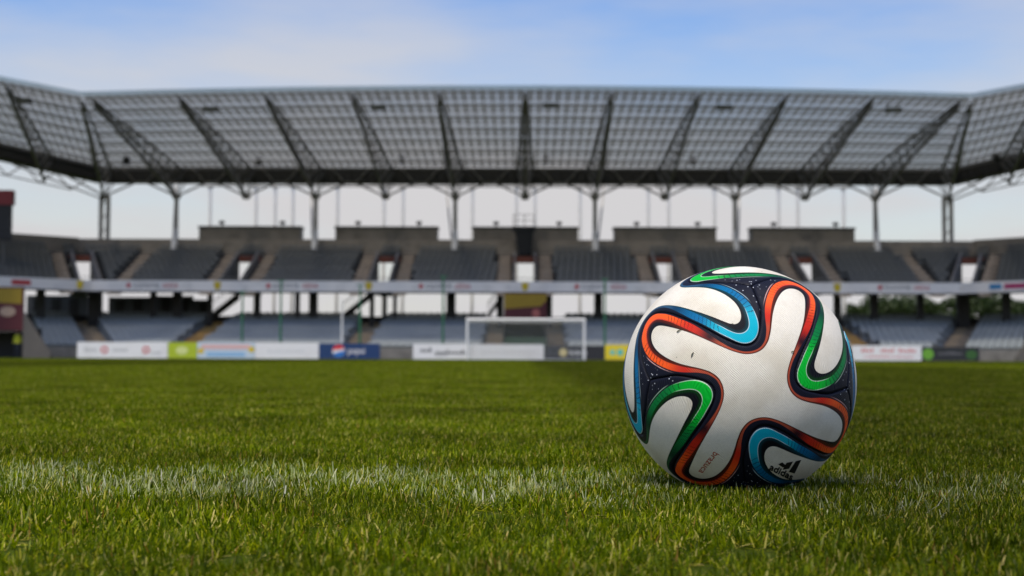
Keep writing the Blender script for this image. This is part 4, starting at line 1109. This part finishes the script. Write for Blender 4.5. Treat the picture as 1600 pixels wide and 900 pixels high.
# ---- steward in the left tunnel mouth
def person():
    x, Y = wX(27, 90.6), 90.6
    p_ = root('person', (x, Y, 0), 'person in a yellow vest and dark trousers standing in the left tunnel mouth', 'person')
    V = [(0,0,.95),(0,0,1.15),(0,.01,1.38),(0,0,1.50),(0,-.01,1.62),(0,-.01,1.74),(.09,0,.90),(.10,-.01,.50),(.11,.02,.09),(.11,-.12,.05),(-.09,0,.90),(-.11,0,.50),(-.13,.03,.09),(-.13,-.11,.05),
         (.19,.01,1.40),(.25,.02,1.13),(.24,-.06,.88),(.23,-.09,.80),(-.19,.01,1.40),(-.26,.02,1.13),(-.25,-.06,.88),(-.24,-.09,.80)]
    E = [(0,1),(1,2),(2,3),(3,4),(4,5),(0,6),(6,7),(7,8),(8,9),(0,10),(10,11),(11,12),(12,13),(2,14),(14,15),(15,16),(16,17),(2,18),(18,19),(19,20),(20,21)]
    Rr_ = [.14,.15,.16,.055,.095,.07,.09,.065,.045,.04,.09,.065,.045,.04,.06,.045,.035,.04,.06,.045,.035,.04]
    me = bpy.data.meshes.new('body'); me.from_pydata(V, E, []); o = bpy.data.objects.new('body', me); COL.objects.link(o); o.parent = p_
    md = o.modifiers.new('skin', 'SKIN'); sl = me.skin_vertices[0].data if me.skin_vertices else None
    if sl is None:
        try: me.skin_vertices.new(); sl = me.skin_vertices[0].data
        except Exception: sl = None
    if sl:
        for v, r in zip(sl, Rr_): v.radius = (r, r*.85)
        sl[0].use_root = True
    o.modifiers.new('sub', 'SUBSURF').levels = 1
    M = bpy.data.materials.new('clothed_figure'); M.use_nodes = True; n, l = M.node_tree.nodes, M.node_tree.links
    tc = n.new('ShaderNodeTexCoord'); s_ = n.new('ShaderNodeSeparateXYZ'); l.new(tc.outputs['Object'], s_.inputs[0])
    cr = n.new('ShaderNodeValToRGB'); cr.color_ramp.interpolation = 'CONSTANT'
    mr = n.new('ShaderNodeMapRange'); mr.inputs['From Max'].default_value = 2.0; l.new(s_.outputs['Z'], mr.inputs['Value']); l.new(mr.outputs[0], cr.inputs[0])
    e = cr.color_ramp.elements; e[0].position = 0; e[0].color = (.02,.025,.04,1); e[1].position = .475; e[1].color = (.55,.55,.03,1)
    a = e.new(.745); a.color = (.35,.2,.14,1); a = e.new(.86); a.color = (.03,.02,.015,1)
    l.new(cr.outputs[0], n['Principled BSDF'].inputs['Base Color']); n['Principled BSDF'].inputs['Roughness'].default_value = .8
    me.materials.append(M)
person()

# ------------------------------------------------------------------ trees behind the right of the stand
def leaf_mat(name, a, b):
    M = bpy.data.materials.new(name); M.use_nodes = True; n, l = M.node_tree.nodes, M.node_tree.links; p = n['Principled BSDF']
    at = n.new('ShaderNodeAttribute'); at.attribute_name = 'rnd'
    mx = n.new('ShaderNodeMix'); mx.data_type = 'RGBA'; l.new(at.outputs['Fac'], mx.inputs['Factor']); mx.inputs[6].default_value = (*a,1); mx.inputs[7].default_value = (*b,1)
    l.new(mx.outputs[2], p.inputs['Base Color']); p.inputs['Roughness'].default_value = .55
    t = n.new('ShaderNodeBsdfTranslucent'); l.new(mx.outputs[2], t.inputs['Color']); s = n.new('ShaderNodeMixShader'); s.inputs[0].default_value = .3
    l.new(p.outputs[0], s.inputs[1]); l.new(t.outputs[0], s.inputs[2]); l.new(s.outputs[0], n['Material Output'].inputs['Surface']); return M
M_LEAF = leaf_mat('tree_leaf', (0.018,0.036,0.006), (0.055,0.090,0.014)); M_BARK = mat('bark', (0.06,0.045,0.03), .9, bump=.4)
def tree(px, Y, ytop, wid, seed, label):
    rg = np.random.default_rng(seed); x = wX(px, Y); H = wZ(ytop, Y, px)
    t_ = root('tree', (x, Y, 0), label, 'tree', 'trees behind the stand')
    mb = MB(); mb.tube((x,Y,0), (x+.1,Y,H*.55), .16, .09, n=8)
    tips = []
    for k in range(9):
        a = rg.uniform(0,6.28); z0 = H*rg.uniform(.25,.5); r = wid*rg.uniform(.4,.85); tp = (x+r*math.cos(a), Y+r*math.sin(a), z0+H*rg.uniform(.15,.42)); mb.tube((x+.05,Y,z0), tp, .06, .02, n=5); tips.append(tp)
    mb.build('trunk', M_BARK, t_)
    cl = [np.array(tp) for tp in tips]+[np.array((x+rg.normal(0,wid*.35), Y+rg.normal(0,wid*.35), H*rg.uniform(.5,.9))) for _ in range(14)]
    n = 5200; c = np.array(cl)[rg.integers(0,len(cl),n)]; d = rg.normal(size=(n,3)); d /= np.linalg.norm(d,axis=1,keepdims=True)
    P = c+d*(rg.uniform(.25,1,n)[:,None]**.5)*wid*.42*np.array([1,1,.75]); P[:,2] = np.clip(P[:,2], .5, H)
    A = rg.normal(size=(n,3)); A /= np.linalg.norm(A,axis=1,keepdims=True); Bv = np.cross(A, rg.normal(size=(n,3))); Bv /= np.linalg.norm(Bv,axis=1,keepdims=True)
    s = rg.uniform(.10,.20,n)[:,None]
    vs = np.stack([P-A*s, P+Bv*s*.5, P+A*s, P-Bv*s*.5], 1).reshape(-1,3)
    m2 = MB(); m2.v = [tuple(p) for p in vs]; m2.f = [(4*i,4*i+1,4*i+2,4*i+3) for i in range(n)]
    o = m2.build('crown', M_LEAF, t_); a_ = o.data.attributes.new('rnd', 'FLOAT', 'POINT'); a_.data.foreach_set('value', np.repeat(rg.uniform(0,1,n),4).astype(np.float32))
tree(1344, 133, 474, 2.0, 1, 'round low tree seen under the fascia just right of the ball')
tree(1394, 134, 456, 2.8, 2, 'dark tree filling the gap under the fascia between two right pillars')
tree(1434, 131, 458, 2.2, 3, 'dark tree under the fascia left of a bright gap')
tree(1488, 136, 462, 2.0, 4, 'small tree beside the thick right corner pillar')
tree(1548, 128, 452, 3.0, 5, 'broad tree seen under the corner fascia at the right')
tree(1598, 127, 466, 2.4, 6, 'tree cut by the right edge of the picture')

# ------------------------------------------------------------------ grass
def grass_mat(name, white=False):
    M = bpy.data.materials.new(name); M.use_nodes = True; n, l = M.node_tree.nodes, M.node_tree.links; p = n['Principled BSDF']
    at = n.new('ShaderNodeAttribute'); at.attribute_name = 'blade'
    sp_ = n.new('ShaderNodeSeparateColor'); l.new(at.outputs['Color'], sp_.inputs[0])
    g = n.new('ShaderNodeNewGeometry'); pos = g.outputs['Position']
    cr = n.new('ShaderNodeValToRGB'); l.new(sp_.outputs[0], cr.inputs[0])
    e = cr.color_ramp.elements
    if white:
        stops = [(0,(.14,.20,.04)),(.3,(.32,.37,.15)),(.6,(.54,.55,.34)),(.85,(.68,.66,.50)),(1,(.74,.72,.60))]
    else:
        stops = [(0,(.015,.032,.0005)),(.30,(.058,.096,.0006)),(.55,(.135,.190,.0008)),(.74,(.270,.315,.0015)),(.86,(.44,.42,.010)),(.95,(.64,.54,.18)),(1,(.28,.15,.035))]
    e[0].position, e[0].color = stops[0][0], (*stops[0][1],1); e[1].position, e[1].color = stops[-1][0], (*stops[-1][1],1)
    for s_, c in stops[1:-1]: q = e.new(s_); q.color = (*c,1)
    nz = n.new('ShaderNodeTexNoise'); nz.inputs['Scale'].default_value = 2.6; nz.inputs['Detail'].default_value = 6; nz.inputs['Roughness'].default_value = .68; l.new(pos, nz.inputs['Vector'])
    mr = n.new('ShaderNodeMapRange')
    for k, v in (('From Min',.3),('From Max',.7),('To Min',.42),('To Max',1.32)): mr.inputs[k].default_value = v
    l.new(nz.outputs['Fac'], mr.inputs['Value'])
    m1 = n.new('ShaderNodeMix'); m1.data_type = 'RGBA'; m1.blend_type = 'MULTIPLY'; m1.inputs['Factor'].default_value = 1
    l.new(cr.outputs[0], m1.inputs[6]); l.new(mr.outputs[0], m1.inputs[7])
    m2 = n.new('ShaderNodeMix'); m2.data_type = 'RGBA'; m2.blend_type = 'MULTIPLY'; m2.inputs['Factor'].default_value = 1
    l.new(m1.outputs[2], m2.inputs[6]); l.new(pitch_colour_nodes(n, l, pos), m2.inputs[7])
    n.remove(p); p = n.new('ShaderNodeBsdfDiffuse'); gl_ = n.new('ShaderNodeBsdfGlossy'); gl_.inputs['Roughness'].default_value = .38; gl_.inputs['Color'].default_value = (.95,.95,.55,1)
    l.new(m2.outputs[2], p.inputs['Color'])
    t = n.new('ShaderNodeBsdfTranslucent'); hs = n.new('ShaderNodeMix'); hs.data_type = 'RGBA'; hs.blend_type = 'MULTIPLY'; hs.inputs['Factor'].default_value = 1
    l.new(m2.outputs[2], hs.inputs[6]); hs.inputs[7].default_value = (1.45,1.42,.5,1); l.new(hs.outputs[2], t.inputs['Color'])
    s = n.new('ShaderNodeMixShader'); s.inputs[0].default_value = .42; l.new(p.outputs[0], s.inputs[1]); l.new(t.outputs[0], s.inputs[2])
    s2 = n.new('ShaderNodeMixShader'); s2.inputs[0].default_value = .012; l.new(s.outputs[0], s2.inputs[1]); l.new(gl_.outputs[0], s2.inputs[2])
    l.new(s2.outputs[0], n['Material Output'].inputs['Surface']); return M
M_GRASS = grass_mat('grass_blade'); M_CHALK = grass_mat('chalked_blade', True)

def blades(n, size, hr, wr, seed, mt, flat=0.12, lean=0.5):
    rg = np.random.default_rng(seed)
    P = rg.uniform(-size/2, size/2, (n,2)); h = rg.uniform(*hr, n); w = rg.uniform(*wr, n)
    a = rg.uniform(0, 2*np.pi, n); face = a+rg.normal(0, .6, n)
    le = .18+np.abs(rg.normal(0, lean, n)); fl_ = rg.uniform(size=n) < flat
    le[fl_] = rg.uniform(1.2, 2.4, fl_.sum()); cur = rg.uniform(.2, 1.0, n)
    lv = np.array([0,.4,.75,1.0]); tw = np.array([.9,1.0,.72,.12]); cut = rg.uniform(size=n) < .35
    V = np.zeros((n,4,2,3))
    ang = np.zeros(n); x = np.zeros(n); z = np.zeros(n)
    prev = 0
    for k, v in enumerate(lv):
        if k:
            th = np.minimum(le*(.62+cur*v*.8), 1.52); ds = (v-prev)*h; x = x+ds*np.sin(th); z = z+ds*np.cos(th); prev = v
        ww = w*tw[k]/2
        if k == 3: ww = np.where(cut, w*.28, ww)
        cx_, cy_ = P[:,0]+x*np.cos(a), P[:,1]+x*np.sin(a)
        ox, oy = -np.sin(face)*ww, np.cos(face)*ww
        V[:,k,0] = np.stack([cx_-ox, cy_-oy, z], 1); V[:,k,1] = np.stack([cx_+ox, cy_+oy, z+w*.15], 1)
    V[...,2] = np.maximum(V[...,2], .0006)
    me = bpy.data.meshes.new('blades')
    idx = np.arange(n)[:,None]*8
    F = np.concatenate([idx+np.array([[0,1,3,2]]), idx+np.array([[2,3,5,4]]), idx+np.array([[4,5,7,6]])])
    me.from_pydata(V.reshape(-1,3).tolist(), [], F.tolist())
    r = np.clip(rg.beta(2.0, 2.4, n)*.92, 0, .87); dry = rg.uniform(size=n); r = np.where(dry < .085, rg.uniform(.88, .97, n), r); r = np.where(dry < .012, 1.0, r)
    r = np.where(fl_ & (dry < .5), rg.uniform(.8, .98, n), r)
    colr = np.ones((n,8,4), np.float32); colr[...,0] = r[:,None]
    at = me.attributes.new('blade', 'FLOAT_COLOR', 'POINT'); at.data.foreach_set('color', colr.reshape(-1))
    me.materials.append(mt); me.polygons.foreach_set('use_smooth', [True]*len(me.polygons)); me.update(); return me

def patch_collection(name, metas):
    c = bpy.data.collections.new(name)
    for k, me in enumerate(metas):
        o = bpy.data.objects.new('%s_%02d' % (name, k), me); c.objects.link(o)
    return c
def scatter(name, pts, rot, scl, idx, coll, label, cat='grass'):
    me = bpy.data.meshes.new(name); me.from_pydata(pts.tolist(), [], [])
    for nm, ty, arr in (('rot','FLOAT',rot),('scl','FLOAT',scl),('idx','INT',idx)):
        a = me.attributes.new(nm, ty, 'POINT'); a.data.foreach_set('value', arr.astype(np.int32 if ty == 'INT' else np.float32))
    o = bpy.data.objects.new(name, me); COL.objects.link(o)
    ng = bpy.data.node_groups.new(name, 'GeometryNodeTree')
    ng.interface.new_socket('Geometry', in_out='INPUT', socket_type='NodeSocketGeometry'); ng.interface.new_socket('Geometry', in_out='OUTPUT', socket_type='NodeSocketGeometry')
    n, l = ng.nodes, ng.links
    gi, go = n.new('NodeGroupInput'), n.new('NodeGroupOutput')
    ci = n.new('GeometryNodeCollectionInfo'); ci.inputs['Collection'].default_value = coll; ci.inputs['Separate Children'].default_value = True; ci.inputs['Reset Children'].default_value = True
    ip = n.new('GeometryNodeInstanceOnPoints'); ip.inputs['Pick Instance'].default_value = True
    def na(nm, ty):
        a = n.new('GeometryNodeInputNamedAttribute'); a.data_type = ty; a.inputs['Name'].default_value = nm; return a.outputs['Attribute']
    cx_ = n.new('ShaderNodeCombineXYZ'); l.new(na('rot','FLOAT'), cx_.inputs['Z'])
    l.new(gi.outputs[0], ip.inputs['Points']); l.new(ci.outputs[0], ip.inputs['Instance']); l.new(na('idx','INT'), ip.inputs['Instance Index'])
    l.new(cx_.outputs[0], ip.inputs['Rotation']); l.new(na('scl','FLOAT'), ip.inputs['Scale']); l.new(ip.outputs[0], go.inputs[0])
    md = o.modifiers.new('scatter', 'NODES'); md.node_group = ng
    return tag(o, label, cat, kind='stuff')

def wedge(y0, y1, step, jit):
    out = []
    for y in np.arange(y0, y1, step):
        hw = .40*y+.75
        for x in np.arange(-hw, hw, step): out.append((x, y, 0))
    P = np.array(out); P[:,:2] += RNG.uniform(-jit, jit, (len(P),2)); return P
near = patch_collection('near_turf', [blades(2500, .125, (.005,.0135), (.0006,.0014), 100+k, M_GRASS, flat=.30, lean=.9) for k in range(10)])
P = wedge(.35, 9.0, .105, .03)
ring = np.array([(BC.x+r_*math.sin(a_), BC.y-r_*math.cos(a_), 0) for r_, a_ in zip(RNG.uniform(.055,.12,26), RNG.uniform(-1.7,1.7,26))])
P = np.vstack([P, ring]); N_ = len(P)
clump = 1+.22*np.sin(P[:,0]*9+2*np.sin(P[:,1]*7))*np.sin(P[:,1]*11+1.7*np.sin(P[:,0]*5))
scatter('grass', P, RNG.uniform(0,6.283,N_), RNG.uniform(.82,1.18,N_)*clump, RNG.integers(0,10,N_), near, 'short green mown grass around the ball')
farc = patch_collection('far_turf', [blades(5200, .62, (.007,.016), (.002,.0045), 200+k, M_GRASS, flat=.25, lean=.9) for k in range(6)])
P = wedge(8.8, 94.0, .52, .1); N_ = len(P)
scatter('far_grass', P, RNG.uniform(0,6.283,N_), RNG.uniform(.9,1.15,N_), RNG.integers(0,6,N_), farc, 'green pitch grass stretching to the goal')
# painted line: chalked blades mixed into the turf
linec = patch_collection('chalk_turf', [blades(120, .07, (.006,.0175), (.0006,.0016), 300+k, M_CHALK, flat=.35, lean=1.0) for k in range(8)])
L_ = []
for x in np.arange(-1.2, 1.5, .03):
    yc = 1.395-.14*x if x < .2 else 1.367-.03*(x-.2)
    for o_ in np.arange(-.15, .11, .028):
        dens = .62*(.55+.45*math.sin(x*7.3+1.1)*math.sin(x*3.1+.4)+.25*math.sin(x*17))
        if RNG.uniform() < max(.27, dens*.85): L_.append((x+RNG.uniform(-.015,.015), yc+o_*.9+RNG.normal(0,.045), 0))
P = np.array(L_); N_ = len(P)
scatter('chalked_grass', P, RNG.uniform(0,6.283,N_), RNG.uniform(.9,1.2,N_), RNG.integers(0,8,N_), linec, 'faded white chalk line of painted grass blades under the ball')
